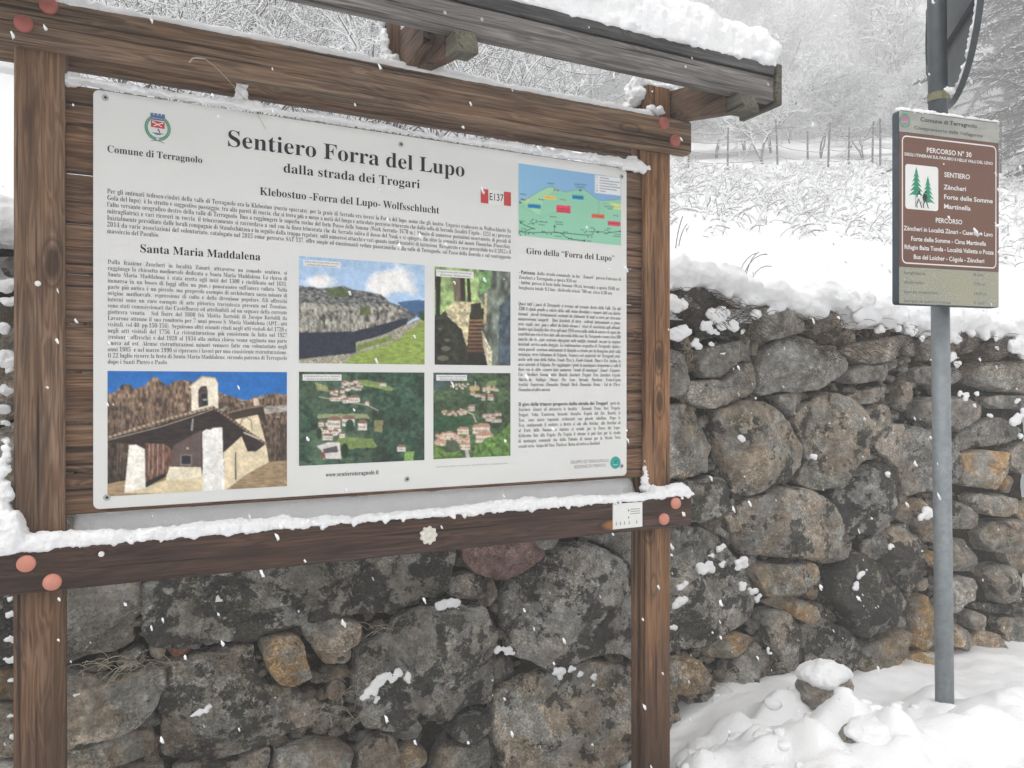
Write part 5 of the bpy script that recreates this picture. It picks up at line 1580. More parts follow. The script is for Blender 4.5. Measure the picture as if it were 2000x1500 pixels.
C.add(*snow_strip(PL1 - .002, PR0 + .012, -.110, -.030, ZB1 - .05, .10, 41, .004, .0, hf=lambda x: .098, prof=16))
C.build('snow_behind_lower_rail', 'shaded grey snow filling the slot under the planks of the board', board)
C = Clump()
C.add(*snow_strip(PL1 + .002, PR0 - .002, .004, .034, EYE + .692, .016, 51, .006, .002, hf=lambda x: .006 + .007 * max(0, math.sin(x * 5.3)) + .007 * (x > 1.0) + .004 * math.sin(x * 31) * math.sin(x * 12), jag=.016))
s_, z_ = BL(470, 190, .0)
for q in range(22):
    t = q / 21
    C.blob((s_ + .004 * math.sin(q), -.012 + .004 * math.cos(q * 2), EYE + .700 + .075 * t), .0125 * (1.25 - .55 * t) if t < .5 else .0125 * (.6 + .5 * t), 600 + q, .25, 2)
s_, z_ = BL(1245, 315, .0)
for q in range(14): C.blob((PR0 - .03 + rr2.uniform(-.05, .04), -.014, EYE + .696 + rr2.uniform(-.012, .02)), rr2.uniform(.008, .016), 640 + q, .3, 2)
for q in range(80): C.blob((rr2.uniform(PL1, PR0), -rr2.uniform(-.02, .0), EYE + .694 + rr2.uniform(0, .012)), rr2.uniform(.004, .010), 4660 + q, .3, 1)
C.blob((PL1 + .012, -.008, EYE + .70), (.02, .016, .018), 660, .3, 2)
C.build('snow_on_planks', 'thin crusty line of snow on the top edge of the planks above the printed panel', board, vox=.003)
C = Clump()
C.add(*snow_strip(RL0, PR0 - .0, .030, ER - .002, ZT1 - .001, .016, 61, .006, .001, jag=.004))
C.build('snow_on_upper_rail', 'low grey ridge of snow along the upper rail of the board', board)
C = Clump()
C.add(*snow_strip(PR0 - .028, PR1 + .05, -.06, EP - .004, EYE + .963, .028, 71, .010, .004, hf=lambda x: .020 + .02 * (x < PR0 + .02)))
for q in range(14):
    C.blob((PR0 - .016 + rr2.uniform(-.010, .006), -EP + rr2.uniform(.01, .08), EYE + .90 + .075 * q / 13), rr2.uniform(.014, .024), 700 + q, .3, 2)
for q in range(8): C.blob((PR0 + .02 + rr2.uniform(-.03, .03), -ER + .02, ZT1 + .012 + rr2.uniform(0, .018)), rr2.uniform(.009, .015), 720 + q, .3, 2)
for q in range(12): C.blob((kp0 - .016, -rr2.uniform(-.02, .02), ZT1 + .02 + .17 * q / 11), rr2.uniform(.010, .016), 740 + q, .25, 2)
for q in range(8): C.blob((kp0 + rr2.uniform(-.02, .06), -.045, ZT1 + .012 + rr2.uniform(-.004, .016)), rr2.uniform(.010, .018), 760 + q, .3, 2)
C.build('snow_on_post_heads', 'snow caught on the right post head and the middle post under the eaves', board, vox=.0035)
C = Clump()
def hr(x): return .125 - .02 * math.sin(x * 3.0 + .6) - .02 * (1 - min(1, (FL1 - x) / .25)) ** 2
V_, F_ = snow_strip(FL0, FL1 + .016, EF - .150, EF + .008, ZR + .962, .12, 81, .012, .004, .012, hf=hr, prof=30, jag=.010)
C.add(V_, F_)
for q in range(26):
    x = FL1 - rr2.random() ** 1.5 * 1.9
    C.blob((x, -EF - .004, ZR + .964 + rr2.uniform(-.006, .02)), rr2.uniform(.008, .02), 800 + q, .3, 2)
for q in range(14): C.blob((FL1 + .002 - rr2.random() * .04, -EF + rr2.uniform(.0, .13), ZR + .985 + rr2.uniform(0, .06)), rr2.uniform(.02, .035), 840 + q, .22, 3)
C.build('snow_on_eaves', 'deep rounded cushion of snow on the roof edge of the board', board, vox=.005, crumb=.7)

# ------------------------------------------------------------ snow clinging to the wall and drooping over its head
C = Clump()
PT = [(1321,592,26),(1314,655,17),(1336,655,19),(1360,672,13),(1405,622,26),(1384,636,17),(1433,630,16),(1389,670,8),(1412,690,6),(1395,648,10),(1450,648,7),(1660,585,26),(1692,592,22),(1720,642,10),(1751,638,12),(1783,648,11),(1804,662,9),
      (1860,697,13),(1870,712,9),(1867,662,14),(1944,660,9),(1948,680,7),(1986,673,26),(2010,690,26),(1884,776,12),(1909,768,9),(1876,770,8),(1986,781,8),(1933,811,7),(1984,822,14),(1996,808,10),(1993,850,8),(1450,858,11),(1590,893,10),(1734,928,9),(1810,1000,15),(1800,1012,9),
      (1408,1071,12),(1388,1086,8),(1370,1109,13),(1388,1108,13),(1408,1102,8),(1450,1098,13),(1440,1108,9),(1450,1142,11),(1470,1151,10),(1480,1169,10),(1330,1148,11),(1338,1140,8),(1322,1176,13),(1338,1170,8),(1316,1225,10),(1741,1067,10),(1678,1123,11),(1671,1146,11),(1401,1361,9),(1400,1376,8),(1435,1351,6),(1501,1267,6),(1504,1276,6),
      (860,1182,15),(884,1178,13),(893,1192,8),(888,1216,9),(902,1218,8),(880,1250,9),(902,1247,10),(975,1268,11),(990,1270,11),(998,1276,7),(716,1360,11),(730,1346,14),(742,1332,12),(752,1320,12),(770,1324,10),(782,1314,12),(800,1322,14),(818,1316,12),(826,1302,9),(838,1290,9),(858,1278,11),(866,1286,7),(735,1366,8),(1094,1316,14),(1086,1310,9),(1116,1306,9),(1132,1314,8),(1160,1324,9),(1158,1340,6),(962,1328,4),
      (376,1398,6),(386,1394,8),(396,1390,9),(408,1384,8),(428,1172,8),(424,1166,5),(152,1356,7),
      (8,560,20),(15,590,14),(12,640,16),(6,700,22),(16,720,12),(10,762,14),(4,800,14),(14,830,12),(8,900,16),(12,860,9),(20,1200,9),(22,1250,10),(18,1290,9),(24,1330,9),(20,1400,8),(22,1440,8),(16,1170,8)]
for k, (px, py, r) in enumerate(PT):
    e = EW + .068
    s_, z_ = BL(px, py, e)
    rr_, _t2 = ray(px, py)
    sc = r / F * (CP - e) / (UX - UY * rr_)
    patchy(C, s_, e, z_, sc * 1.12, 1000 + k, 7 if r > 12 else 5)
C.build('snow_clinging_to_wall', 'clumps of snow caught on ledges of the stone wall', wall, vox=.0045)

# overhanging snow along the head of the wall
TOP = [(-200, 500), (0, 470), (1310, 548), (1360, 560), (1400, 556), (1440, 575), (1480, 600), (1520, 590), (1560, 606), (1600, 612), (1640, 600), (1700, 626), (1760, 640), (1800, 636), (1860, 646), (1900, 640), (1960, 650), (2000, 655), (2100, 655)]
tS = np.array([BL(x, y, EW + .05) for x, y in TOP])
C = Clump()
rr3 = random.Random(8)
x = WX0
while x < WX1:
    z = float(np.interp(x, tS[:, 0], tS[:, 1]))
    r = rr3.uniform(.045, .095)
    C.blob((x, .55 + .02 - rr3.uniform(.0, .05), z + r * .55 + rr3.uniform(-.02, .03)), (r * 1.5, r * 1.1, r * rr3.uniform(.7, 1.0)), 2000 + int(x * 91), .22, 3)
    if rr3.random() < .45:
        q = rr3.uniform(.015, .035)
        C.blob((x + rr3.uniform(-.04, .04), .55 - .055, z + rr3.uniform(-.05, .0)), (q * 1.3, q * .8, q), 3000 + int(x * 91), .3, 2)
    x += rr3.uniform(.035, .075)
C.build('snow_cornice_on_wall', 'lumpy rim of snow drooping over the head of the stone wall', wall, vox=.009)
# dark roots and twigs hanging between the stones below the rim


# ------------------------------------------------------------ ground, snow bank, hillside
def world_pt(px, py, Z):
    r, t = ray(px, py)
    return (r * Z, Z, EYE + t * Z)
gs = MB()
gs.add([(-280, -55, 0), (280, -55, 0), (280, 185, 0), (-280, 185, 0)], [(0, 1, 2, 3)])
tag(gs.build('ground', M['snow_field']), kind='structure')

def wall_q(X, Y):        # distance behind the panel plane
    return -(UY * X - UX * Y) - CP
BANK = [(1315,1470,3.0),(1330,1440,3.1),(1370,1425,3.05),(1420,1404,3.05),(1480,1368,3.1),(1550,1345,3.2),(1500,1400,2.9),(1600,1385,3.1),(1680,1375,3.3),(1740,1362,3.45),(1800,1352,3.5),(1845,1392,2.72),(1845,1360,3.3),(1900,1330,3.7),(1960,1300,3.9),(2050,1280,4.1),(2200,1240,4.4),
        (1360,1480,2.6),(1450,1460,2.55),(1550,1450,2.5),(1650,1430,2.6),(1750,1440,2.4),(1800,1470,2.3),(1900,1420,2.5),(2000,1380,2.7),(1340,1520,2.4),(1600,1520,2.25),(1850,1540,2.1),(2050,1500,2.3),(2200,1400,2.6)]
BP = np.array([world_pt(*b) for b in BANK] + [(.45, 2.9, .0), (.40, 2.5, .0), (.35, 2.1, -.02), (.3, 3.1, .02), (.5, 1.7, -.05), (1.2, 1.5, .0), (2.2, 1.4, .02), (3.4, 1.6, .05), (0.0, 2.8, -.02), (-.5, 2.4, -.02), (-.3, 1.6, -.04), (4.2, 2.6, .1)])
def bank_h(X, Y):
    num = np.zeros_like(X); den = np.zeros_like(X)
    for bx, by, bz in BP:
        d2 = (X - bx) ** 2 + (Y - by) ** 2
        w = 1 / (d2 + .004) ** 1.6
        num += w * bz; den += w
    h = num / den
    h = h + .035 * n2(X, Y, 4.5, 3, 3) + .010 * n2(X, Y, 16, 5, 3) + .0035 * n2(X, Y, 60, 6, 3, .6)
    h = h + np.clip((3.25 - Y) / .5, 0, 1) * (.085 * np.abs(n2(X, Y, 4.0, 31, 2)) + .035 * np.abs(n2(X, Y, 10, 33, 2)) + .012 * np.abs(n2(X, Y, 26, 35, 2)) - .025)
    # lumps where the plough has thrown it up
    for (px, py, Z, r, a) in ((1556, 1350, 3.0, .09, .10), (1500, 1372, 3.0, .07, .05), (1425, 1400, 2.9, .08, .07), (1360, 1425, 2.85, .07, .05), (1655, 1400, 2.6, .13, .10), (1755, 1425, 2.4, .06, .07), (1770, 1470, 2.3, .05, .06), (1500, 1440, 2.55, .13, .06), (1590, 1470, 2.4, .06, .05), (1480, 1490, 2.4, .08, .05), (1380, 1480, 2.5, .09, .05), (1900, 1440, 2.5, .16, .03), (1850, 1350, 3.3, .12, .04), (1980, 1370, 2.9, .10, .05)):
        x, y, _ = world_pt(px, py, Z)
        h = h + a * np.exp(-(((X - x) ** 2 + (Y - y) ** 2) / r ** 2) ** 1.4)
    return h
def grid_mesh(name, x0, x1, y0, y1, st, fn, mat):
    xs = np.arange(x0, x1 + st / 2, st); ys_ = np.arange(y0, y1 + st / 2, st)
    X, Y = np.meshgrid(xs, ys_)
    Z = fn(X, Y)
    V = np.stack([X, Y, Z], -1).reshape(-1, 3)
    w = len(xs); i = np.arange(len(ys_) - 1)[:, None] * w + np.arange(w - 1)[None]
    return mesh_np(name, V, np.stack([i, i + 1, i + 1 + w, i + w], -1).reshape(-1, 4), mat, None, True)
BC = Clump()
rb = random.Random(12)
for i in range(60):
    px, py, Z = rb.uniform(1325, 1800), 0, rb.uniform(2.3, 3.05)
    x = (px - 1000) / F * Z; y = Z
    r = rb.uniform(.010, .030)
    z = float(bank_h(np.array([x]), np.array([y]))[0])
    BC.blob((x, y, z + r * rb.uniform(-.8, -.1)), (r * 1.3, r * 1.2, r * .85), 7000 + i, .25, 2)
BC.build('snow_clods', 'clods of snow thrown up on the bank at the foot of the wall', None, vox=.008)
tag(grid_mesh('snow_bank', -.8, 4.6, 1.2, 5.6, .0175, bank_h, M['snow']), kind='structure')

def field_h(X, Y):
    q = wall_q(X, Y) - .55
    z0 = EYE + .36
    base = z0 + .045 * np.clip(q / .25, 0, 1) + .395 * np.clip(q - .35, 0, None) + .22 * np.clip(X - 5.5, 0, 14) * np.clip(q / 8, 0, 1)
    lum = .07 * n2(X, Y, 1.1, 11, 3) + .025 * n2(X, Y, 5, 12, 3) + .006 * n2(X, Y, 22, 13, 2)
    far = np.clip(q / 25, 0, 1)
    z = base + lum * np.clip(q / .5, .25, 1) * (1 + 2.5 * far) + .5 * far * n2(X, Y, .09, 14, 3)
    up = np.clip(q - 26, 0, None)
    z = z - .10 * np.clip(up, 0, 8) + .45 * np.clip(up - 8, 0, 120) * np.clip((up - 8) / 14, 0, 1) + 1.2 * np.clip(up / 40, 0, 1) * n2(X, Y, .05, 15, 4)
    return np.where(q < .02, EYE + .30 - 3 * np.clip(.02 - q, 0, .6), z)
def strip_field():
    """hillside in the board's frame: rows of growing distance behind the wall"""
    qs = [0.0, .03, .06]
    while qs[-1] < 9: qs.append(qs[-1] + .045 + qs[-1] * .012)
    while qs[-1] < 115: qs.append(qs[-1] * 1.045)
    qs = np.array(qs) + .56
    us = np.linspace(-1.0, 1.0, 260)
    us = np.sign(us) * np.abs(us) ** 1.25
    Q, U_ = np.meshgrid(qs, us, indexing='ij')
    S_ = 1.3 + U_ * (3.6 + Q * 2.2)
    X = OX + S_ * UX - Q * UY; Y = OY + S_ * UY + Q * UX
    Z = field_h(X, Y)
    V = np.stack([X, Y, Z], -1).reshape(-1, 3)
    w = len(us); i = np.arange(len(qs) - 1)[:, None] * w + np.arange(w - 1)[None]
    return mesh_np('hillside', V, np.stack([i, i + 1, i + 1 + w, i + w], -1).reshape(-1, 4), M['hill'], None, True)
tag(strip_field(), kind='structure')
fh = lambda x, y: float(field_h(np.array([[float(x)]]), np.array([[float(y)]]))[0, 0])
bh = lambda x, y: float(bank_h(np.array([[float(x)]]), np.array([[float(y)]]))[0, 0])

# ------------------------------------------------------------ trees and shrubs loaded with snow
def tubes(P0, P1, R0, R1, sides=3):
    P0, P1 = np.array(P0), np.array(P1); R0, R1 = np.array(R0), np.array(R1)
    d = P1 - P0
    d /= np.maximum(np.linalg.norm(d, axis=1), 1e-9)[:, None]
    up = np.where(np.abs(d[:, 2:3]) > .9, np.array([[1., 0, 0]]), np.array([[0, 0, 1.]]))
    a = np.cross(d, up); a /= np.linalg.norm(a, axis=1)[:, None]
    b = np.cross(d, a)
    n = len(P0)
    ring0, ring1 = [], []
    for k in range(sides):
        t = 2 * math.pi * k / sides
        o = a * math.cos(t) + b * math.sin(t)
        ring0.append(P0 + o * R0[:, None]); ring1.append(P1 + o * R1[:, None])
    V = np.stack(ring0 + ring1, 1).reshape(-1, 3)
    base = (np.arange(n) * 2 * sides)[:, None]
    Fc = np.concatenate([base + np.array([[k, (k + 1) % sides, sides + (k + 1) % sides, sides + k]]) for k in range(sides)])
    return V, Fc

def grow(seed, kind):
    r = random.Random(seed)
    segs = []     # (p0, p1, r0, r1, level)
    def branch(p, d, L, rad, lev, maxlev, n):
        k = max(2, int(L / (.22 if lev < 2 else .12)))
        pts = [p]; dd = d.copy()
        for i in range(k):
            dd = dd + Vector((r.gauss(0, 1), r.gauss(0, 1), r.gauss(0, .7))) * (.14 if lev < 2 else .22)
            if lev > 0: dd.z += (.05 if kind == 'shrub' else .03) - (.10 * i / k if lev >= 2 else 0)
            dd.normalize()
            q = pts[-1] + dd * (L / k)
            ra, rb = rad * (1 - .75 * i / k), rad * (1 - .75 * (i + 1) / k)
            segs.append((pts[-1], q, ra, rb, lev)); pts.append(q)
            if lev < maxlev and i >= (k * (.25 if lev == 0 else .12)):
                for _ in range(n[lev] if r.random() < .85 else 0):
                    ax = Vector((r.gauss(0, 1), r.gauss(0, 1), r.gauss(.15, .5))).normalized()
                    nd = (dd * .55 + ax * .8).normalized()
                    branch(q, nd, L * r.uniform(.32, .6) * (1 - .35 * i / k), max(.003, rb * .55), lev + 1, maxlev, n)
    if kind == 'shrub':
        for _ in range(7):
            a = r.uniform(0, 6.283); t = r.uniform(.1, .75)
            branch(Vector((r.gauss(0, .02), r.gauss(0, .02), -.12)), Vector((math.cos(a) * t, math.sin(a) * t, 1)).normalized(), r.uniform(1.5, 2.9), .020, 0, 3, (2, 2, 1))
    elif kind == 'tree':
        for _ in range(2):
            branch(Vector((r.gauss(0, .02), r.gauss(0, .02), -.2)), Vector((r.gauss(0, .1), r.gauss(0, .1), 1)).normalized(), r.uniform(4.2, 5.4), .075, 0, 3, (2, 2, 1))
    return segs
def tree_meshes(seed, kind, snow_k=1.0):
    sg = grow(seed, kind)
    out = {}
    big = [s_ for s_ in sg if s_[4] == 0]; small = [s_ for s_ in sg if s_[4] > 0]
    def mk(lst, name, rmin):
        V, Fc = tubes([tuple(s_[0]) for s_ in lst], [tuple(s_[1]) for s_ in lst], [max(rmin, s_[2]) for s_ in lst], [max(rmin, s_[3]) for s_ in lst])
        o = mesh_np(name, V, Fc, M['bark']); me = o.data; bpy.data.objects.remove(o); return me
    out['trunk'] = mk(big, 'trunk', .008)
    out['crown'] = mk(small, 'crown', .0034 if kind == 'shrub' else .0045)
    r = random.Random(seed + 99)
    # snow lies on the upper side of every limb that is not upright
    sn = [s_ for s_ in sg if abs((s_[1] - s_[0]).normalized().z) < .93 and r.random() < .9]
    th = [(.010 + .006 * r.random()) * snow_k + s_[2] * .6 for s_ in sn]
    V, Fc = tubes([(s_[0].x, s_[0].y, s_[0].z + s_[2] + t * .45) for s_, t in zip(sn, th)], [(s_[1].x, s_[1].y, s_[1].z + s_[3] + t * .45) for s_, t in zip(sn, th)], [t * .95 for t in th], [t * .9 for t in th])
    o = mesh_np('snow_load', V, Fc, M['snow_twig']); out['snow_load'] = o.data; bpy.data.objects.remove(o)
    return out
SH = [tree_meshes(100 + k, 'shrub', .60) for k in range(4)]
TR = [tree_meshes(200 + k, 'tree', 1.6) for k in range(3)]
tcount = {'n': 0}
def plant(name, ms, x, y, s, rz, label, cat, group, tilt=(0, 0), z=None, names=('trunk', 'crown', 'snow_load')):
    o = empty(name, (x, y, (fh(x, y) if z is None else z)), rz)
    o.rotation_euler = (tilt[0], tilt[1], rz)
    o.scale = (s, s, s)
    tag(o, label, cat, group)
    for k in names:
        c = bpy.data.objects.new(k, ms[k]); col.objects.link(c); c.parent = o
        if k == 'snow_load': c['kind'] = 'stuff'
    return o
rt = random.Random(21)
k = 0
for row, (q, n_, s0_, s1_) in enumerate(((4.4, 12, -5.0, 3.6), (6.2, 17, -8, 5.0), (8.2, 20, -11, 6.0), (10.6, 22, -15, 7.0), (13.5, 22, -19, 8.5), (17, 20, -22, 9.5))):
    for i in range(n_):
        s = s0_ + (s1_ - s0_) * (i + rt.uniform(-.4, .4)) / n_
        qq = .55 + q + rt.uniform(-.5, .5) * (1 + row * .3)
        x = OX + s * UX - qq * UY; y = OY + s * UY + qq * UX
        if x / y > .20 or (x / y < -.50 and y < 9.5): continue
        sc = rt.uniform(.62, .95) * (.85, 1.0, 1.1, 1.25, 1.4, 1.55)[row]
        plant('snowy_shrub', SH[k % 4], x, y, sc, rt.uniform(0, 6.28), 'leafless shrub thick with snow in the %s row up the slope behind the information board' % ('first', 'second', 'third', 'fourth', 'fifth', 'highest')[row], 'shrub', 'snow laden shrubs in the %s row' % ('first', 'second', 'third', 'fourth', 'fifth', 'highest')[row], (rt.uniform(-.15, .15), rt.uniform(-.15, .15)))
        k += 1
# bare trees along and beyond the fence
for i in range(26):
    x = rt.uniform(-14, 13) ; y = rt.uniform(24, 36)
    if i < 12: x = 3.5 + i * .95 + rt.uniform(-.4, .4); y = rt.uniform(23.5, 31)
    plant('bare_tree', TR[i % 3], x, y, rt.uniform(.5, .85) * (1.0 if x < 9 else .75), rt.uniform(0, 6.28), 'bare snowy tree fading into the mist beyond the wire fence', 'tree', 'misty trees beyond the fence')
for i in range(120):
    y = rt.uniform(38, 92); x = rt.uniform(-.35, .72) * y
    plant('bare_tree', TR[i % 3], x, y, rt.uniform(1.0, 1.7), rt.uniform(0, 6.28), 'faint bare tree on the far foggy mountainside', 'tree', 'faint trees on the foggy mountainside', names=('trunk', 'crown', 'snow_load'))

# ------------------------------------------------------------ dark conifers at the right
def conifer(seed, H=7.0):
    r = random.Random(seed)
    P0, P1, R0, R1, B0, B1, Ra, Rb, S0, S1, Sa = [], [], [], [], [], [], [], [], [], [], []
    z = .6
    while z < H:
        for _ in range(5):
            a = r.uniform(0, 6.283); L = (H - z) * .30 * r.uniform(.7, 1.1) + .15
            d = Vector((math.cos(a), math.sin(a), r.uniform(-.05, .18)))
            p = Vector((0, 0, z + r.uniform(-.1, .1)))
            k_ = max(3, int(L / .22))
            for i in range(k_):
                q = p + d.normalized() * (L / k_)
                B0.append(tuple(p)); B1.append(tuple(q)); Ra.append(.018 * (1 - i / k_) + .004); Rb.append(.018 * (1 - (i + 1) / k_) + .004)
                for _ in range(18):
                    sd = Vector((-d.y, d.x, 0)) * r.choice((-1, 1)) * r.uniform(.5, 1) + d * r.uniform(.3, .9) + Vector((0, 0, r.uniform(-.55, .1)))
                    l = r.uniform(.07, .19) * (1.1 - .4 * i / k_)
                    b = p.lerp(q, r.random()); e_ = b + sd.normalized() * l
                    P0.append(tuple(b)); P1.append(tuple(e_)); R0.append(.013); R1.append(.004)
                    if r.random() < .30:
                        S0.append((b.x, b.y, b.z + .016)); S1.append((e_.x, e_.y, e_.z + .012)); Sa.append(r.uniform(.004, .008))
                p = q; d = d + Vector((r.gauss(0, .08), r.gauss(0, .08), -.05))
        z += .20
    out = {}
    for nm, (a, b, c, d_, mt) in {'trunk': ([(0, 0, -.3), (0, 0, H * .5)], [(0, 0, H * .5), (0, 0, H)], [.13, .075], [.075, .01], 'bark'), 'crown': (P0 + B0, P1 + B1, R0 + Ra, R1 + Rb, 'needle'), 'snow_load': (S0, S1, Sa, [x * .5 for x in Sa], 'snow_twig')}.items():
        V, Fc = tubes(a, b, c, d_, 6 if nm == 'trunk' else 3)
        o = mesh_np(nm, V, Fc, M[mt]); out[nm] = o.data; bpy.data.objects.remove(o)
    return out
CO = [conifer(7), conifer(8)]
for i, (x, y, s, lb) in enumerate(((12.3, 17.6, 1.6, 'tall dark conifer dusted with snow rising behind the brown trail sign'), (15.6, 20.5, 1.7, 'broad dark conifer with snowy boughs standing behind the tallest conifer'), (12.6, 16.0, 1.25, 'nearest dark conifer, down the slope beside the tallest one'), (17.5, 27.0, 1.6, 'dark conifer standing farthest up the slope beyond the wire fence'))):
    plant('conifer', CO[i % 2], x, y, s, i * 1.7, lb, 'tree', None)

# ------------------------------------------------------------ wire fence across the slope
fence = empty('wire_fence', (0, 0, 0))
tag(fence, 'old wire fence on thin wooden posts crossing the snowy slope', 'fence')
FP = []
FPX = [(1290, 21.0, 1.1), (1345, 21.3, 1.15), (1421, 21.6, 1.2), (1519, 22.0, 1.3), (1578, 22.4, 1.0), (1617, 21.0, 1.3), (1657, 22.0, 1.1), (1704, 21.4, 1.2), (1719, 20.4, 1.35), (1790, 20.0, 1.2), (1880, 19.5, 1.2), (1953, 18.5, 1.2), (2040, 18.0, 1.2), (2150, 17.5, 1.2)]
rf_ = random.Random(3)
for px, Z, h in FPX:
    x = (px - 1000) / F * Z; y = Z; z = fh(x, y)
    tlt = (rf_.uniform(-.04, .04), rf_.uniform(-.04, .04))
    V, Fc = tubes([(x, y, z - .2), (x + tlt[0] * h * .5, y, z + h * .5)], [(x + tlt[0] * h * .5, y, z + h * .5), (x + tlt[0] * h, y + tlt[1] * h, z + h)], [.030, .028], [.028, .025], 6)
    mesh_np('fence_post', V, Fc, M['bark'], fence)
    FP.append((x, y, z, h, tlt))
for lv in (.18, .42, .66, .88):
    a, b, ra, sa, sb = [], [], [], [], []
    for (x, y, z, h, t), (x2, y2, z2, h2, t2) in zip(FP[:-1], FP[1:]):
        prev = None
        for k_ in range(7):
            u = k_ / 6
            p = (x + (x2 - x) * u, y + (y2 - y) * u - .03, z + h * lv + (z2 + h2 * lv - z - h * lv) * u - .05 * math.sin(math.pi * u))
            if prev is not None:
                a.append(prev); b.append(p)
            prev = p
    V, Fc = tubes(a, b, [.006] * len(a), [.006] * len(a), 3)
    w_ = mesh_np('wire', V, Fc, M['bark'], fence)
    V, Fc = tubes([(p[0], p[1], p[2] + .012) for p in a], [(p[0], p[1], p[2] + .012) for p in b], [.009] * len(a), [.009] * len(a), 3)
    mesh_np('snow_on_wire', V, Fc, M['snow_twig'], w_)['kind'] = 'stuff'

# ------------------------------------------------------------ snow-bent weeds on the slope, brambles on the rim, stems in the wall
rg = random.Random(31)
A, B, RA, RB, SA, SB, SR = [], [], [], [], [], [], []
def stem(x, y, z, L, lean, az, th, snow=.8, n=4, sthick=.010):
    p = Vector((x, y, z)); d = Vector((math.cos(az) * lean, math.sin(az) * lean, 1)).normalized()
    for i in range(n):
        q = p + d * (L / n)
        A.append(tuple(p)); B.append(tuple(q)); RA.append(th); RB.append(th * .8)
        if rg.random() < snow:
            t = sthick * rg.uniform(.6, 1.5)
            SA.append((p.x, p.y, p.z + t * .6)); SB.append((q.x, q.y, q.z + t * .6)); SR.append(t)
        p = q; d = (d + Vector((math.cos(az) * .30 * lean, math.sin(az) * .30 * lean, -.32 * lean))).normalized()
for i in range(4800):
    u = rg.random() ** .75
    Z = 5.8 + u * 16
    r_ = rg.uniform(.10, .72)
    x, y = r_ * Z, Z
    den = .5 + .5 * vnoise(np.array([[x * .9, y * .9, 0]]), 5)[0]
    if wall_q(np.array([x]), np.array([y]))[0] < 2.7 + 1.4 * den or rg.random() > .35 + .8 * den: continue
    z = fh(x, y)
    stem(x, y, z - .02, rg.uniform(.10, .36), rg.uniform(.2, 1.3), rg.uniform(0, 6.28), .0018 + Z * .00022, .75, 4, .007 + Z * .0009)
V, Fc = tubes(A, B, RA, RB)
tag(mesh_np('weeds', V, Fc, M['weed']), 'dark stems of bent weeds poking from the snowy slope', 'weeds', kind='stuff')
V, Fc = tubes(SA, SB, SR, [x * .8 for x in SR])
tag(mesh_np('snow_on_weeds', V, Fc, M['snow_twig']), 'snow riding on the bent weeds of the slope', 'snow', kind='stuff')
A, B, RA, RB, SA, SB, SR = [], [], [], [], [], [], []
for i in range(900):       # dead creepers and roots hanging in the upper joints of the wall
    px = rg.choice([rg.uniform(1310, 2000), rg.uniform(1310, 1480), rg.uniform(1540, 1800), rg.uniform(1850, 2000)])
    top = np.interp(px, [1310, 1480, 1700, 2000], [560, 610, 640, 665])
    s_, z_ = BL(px, top + rg.uniform(-6, 75) * (1 if px > 1500 else .8), EW + .03)
    p = to_world(s_, .55 - rg.uniform(.02, .07), z_)
    az = rg.uniform(0, 6.28)
    stem(p.x, p.y, p.z, rg.uniform(.03, .12), rg.uniform(.8, 3), az, .0014, .05, 4, .004)
for px, py, L, lean in ((1440, 505, .16, .5), (1447, 512, .20, .55), (1462, 520, .17, .6), (1456, 500, .12, .4), (1480, 528, .12, 1.5), (1410, 520, .07, .3), (1320, 440, .10, .2), (1326, 436, .08, .3), (1408, 540, .09, .4)):
    s_, z_ = BL(px, py + 45, EW - .1); p = to_world(s_, .65, z_)
    stem(p.x, p.y, p.z, L * 1.6, lean, ANG + .3, .0022, .15, 5, .004)
V, Fc = tubes(A, B, RA, RB)
tag(mesh_np('dead_stems', V, Fc, M['straw_dark']), 'dead creeper stems and grass at the head of the stone wall', 'stems', kind='stuff')
A, B, RA, RB, SA, SB, SR = [], [], [], [], [], [], []
for cx_, cy_, n_ in ((262, 1292, 26), (205, 1300, 14), (735, 1225, 12), (690, 1330, 12), (1400, 1330, 16), (660, 1400, 10), (1350, 690, 30), (1650, 640, 30)):
    for i in range(n_):
        s_, z_ = BL(cx_ + rg.gauss(0, 26), cy_ + rg.gauss(0, 9), EW + .02)
        p = to_world(s_, .55 - rg.uniform(.0, .06), z_)
        stem(p.x, p.y, p.z, rg.uniform(.03, .10), rg.uniform(.6, 3), rg.uniform(0, 6.28), .0010, .0, 4)
V, Fc = tubes(A, B, RA, RB)
tag(mesh_np('roots_in_joints', V, Fc, M['straw']), 'dry roots and moss strands in the joints of the stone wall', 'roots', kind='stuff')

# dried grass stalk stuck over the upper rail
A, B, RA, RB, SA, SB, SR = [], [], [], [], [], [], []
path = [(370, 122), (376, 114), (385, 113), (400, 115), (420, 130), (440, 150), (458, 170), (470, 184), (488, 205), (505, 226), (519, 252)]
pts = []
for i, (px, py) in enumerate(path):
    e = ER + .004 if i < 7 else (.03 if i < 9 else .006)
    s_, z_ = BL(px, py, e); pts.append(tuple(to_world(s_, -e, z_)))
V, Fc = tubes(pts[:-1], pts[1:], [.0020, .0022, .002, .0010] + [.0008] * 6, [.0022, .002, .0012, .0009] + [.0006] * 6, 5)
tag(mesh_np('grass_stalk', V, Fc, M['straw']), 'dry grass stalk drooping over the upper rail above the title', 'grass stalk')

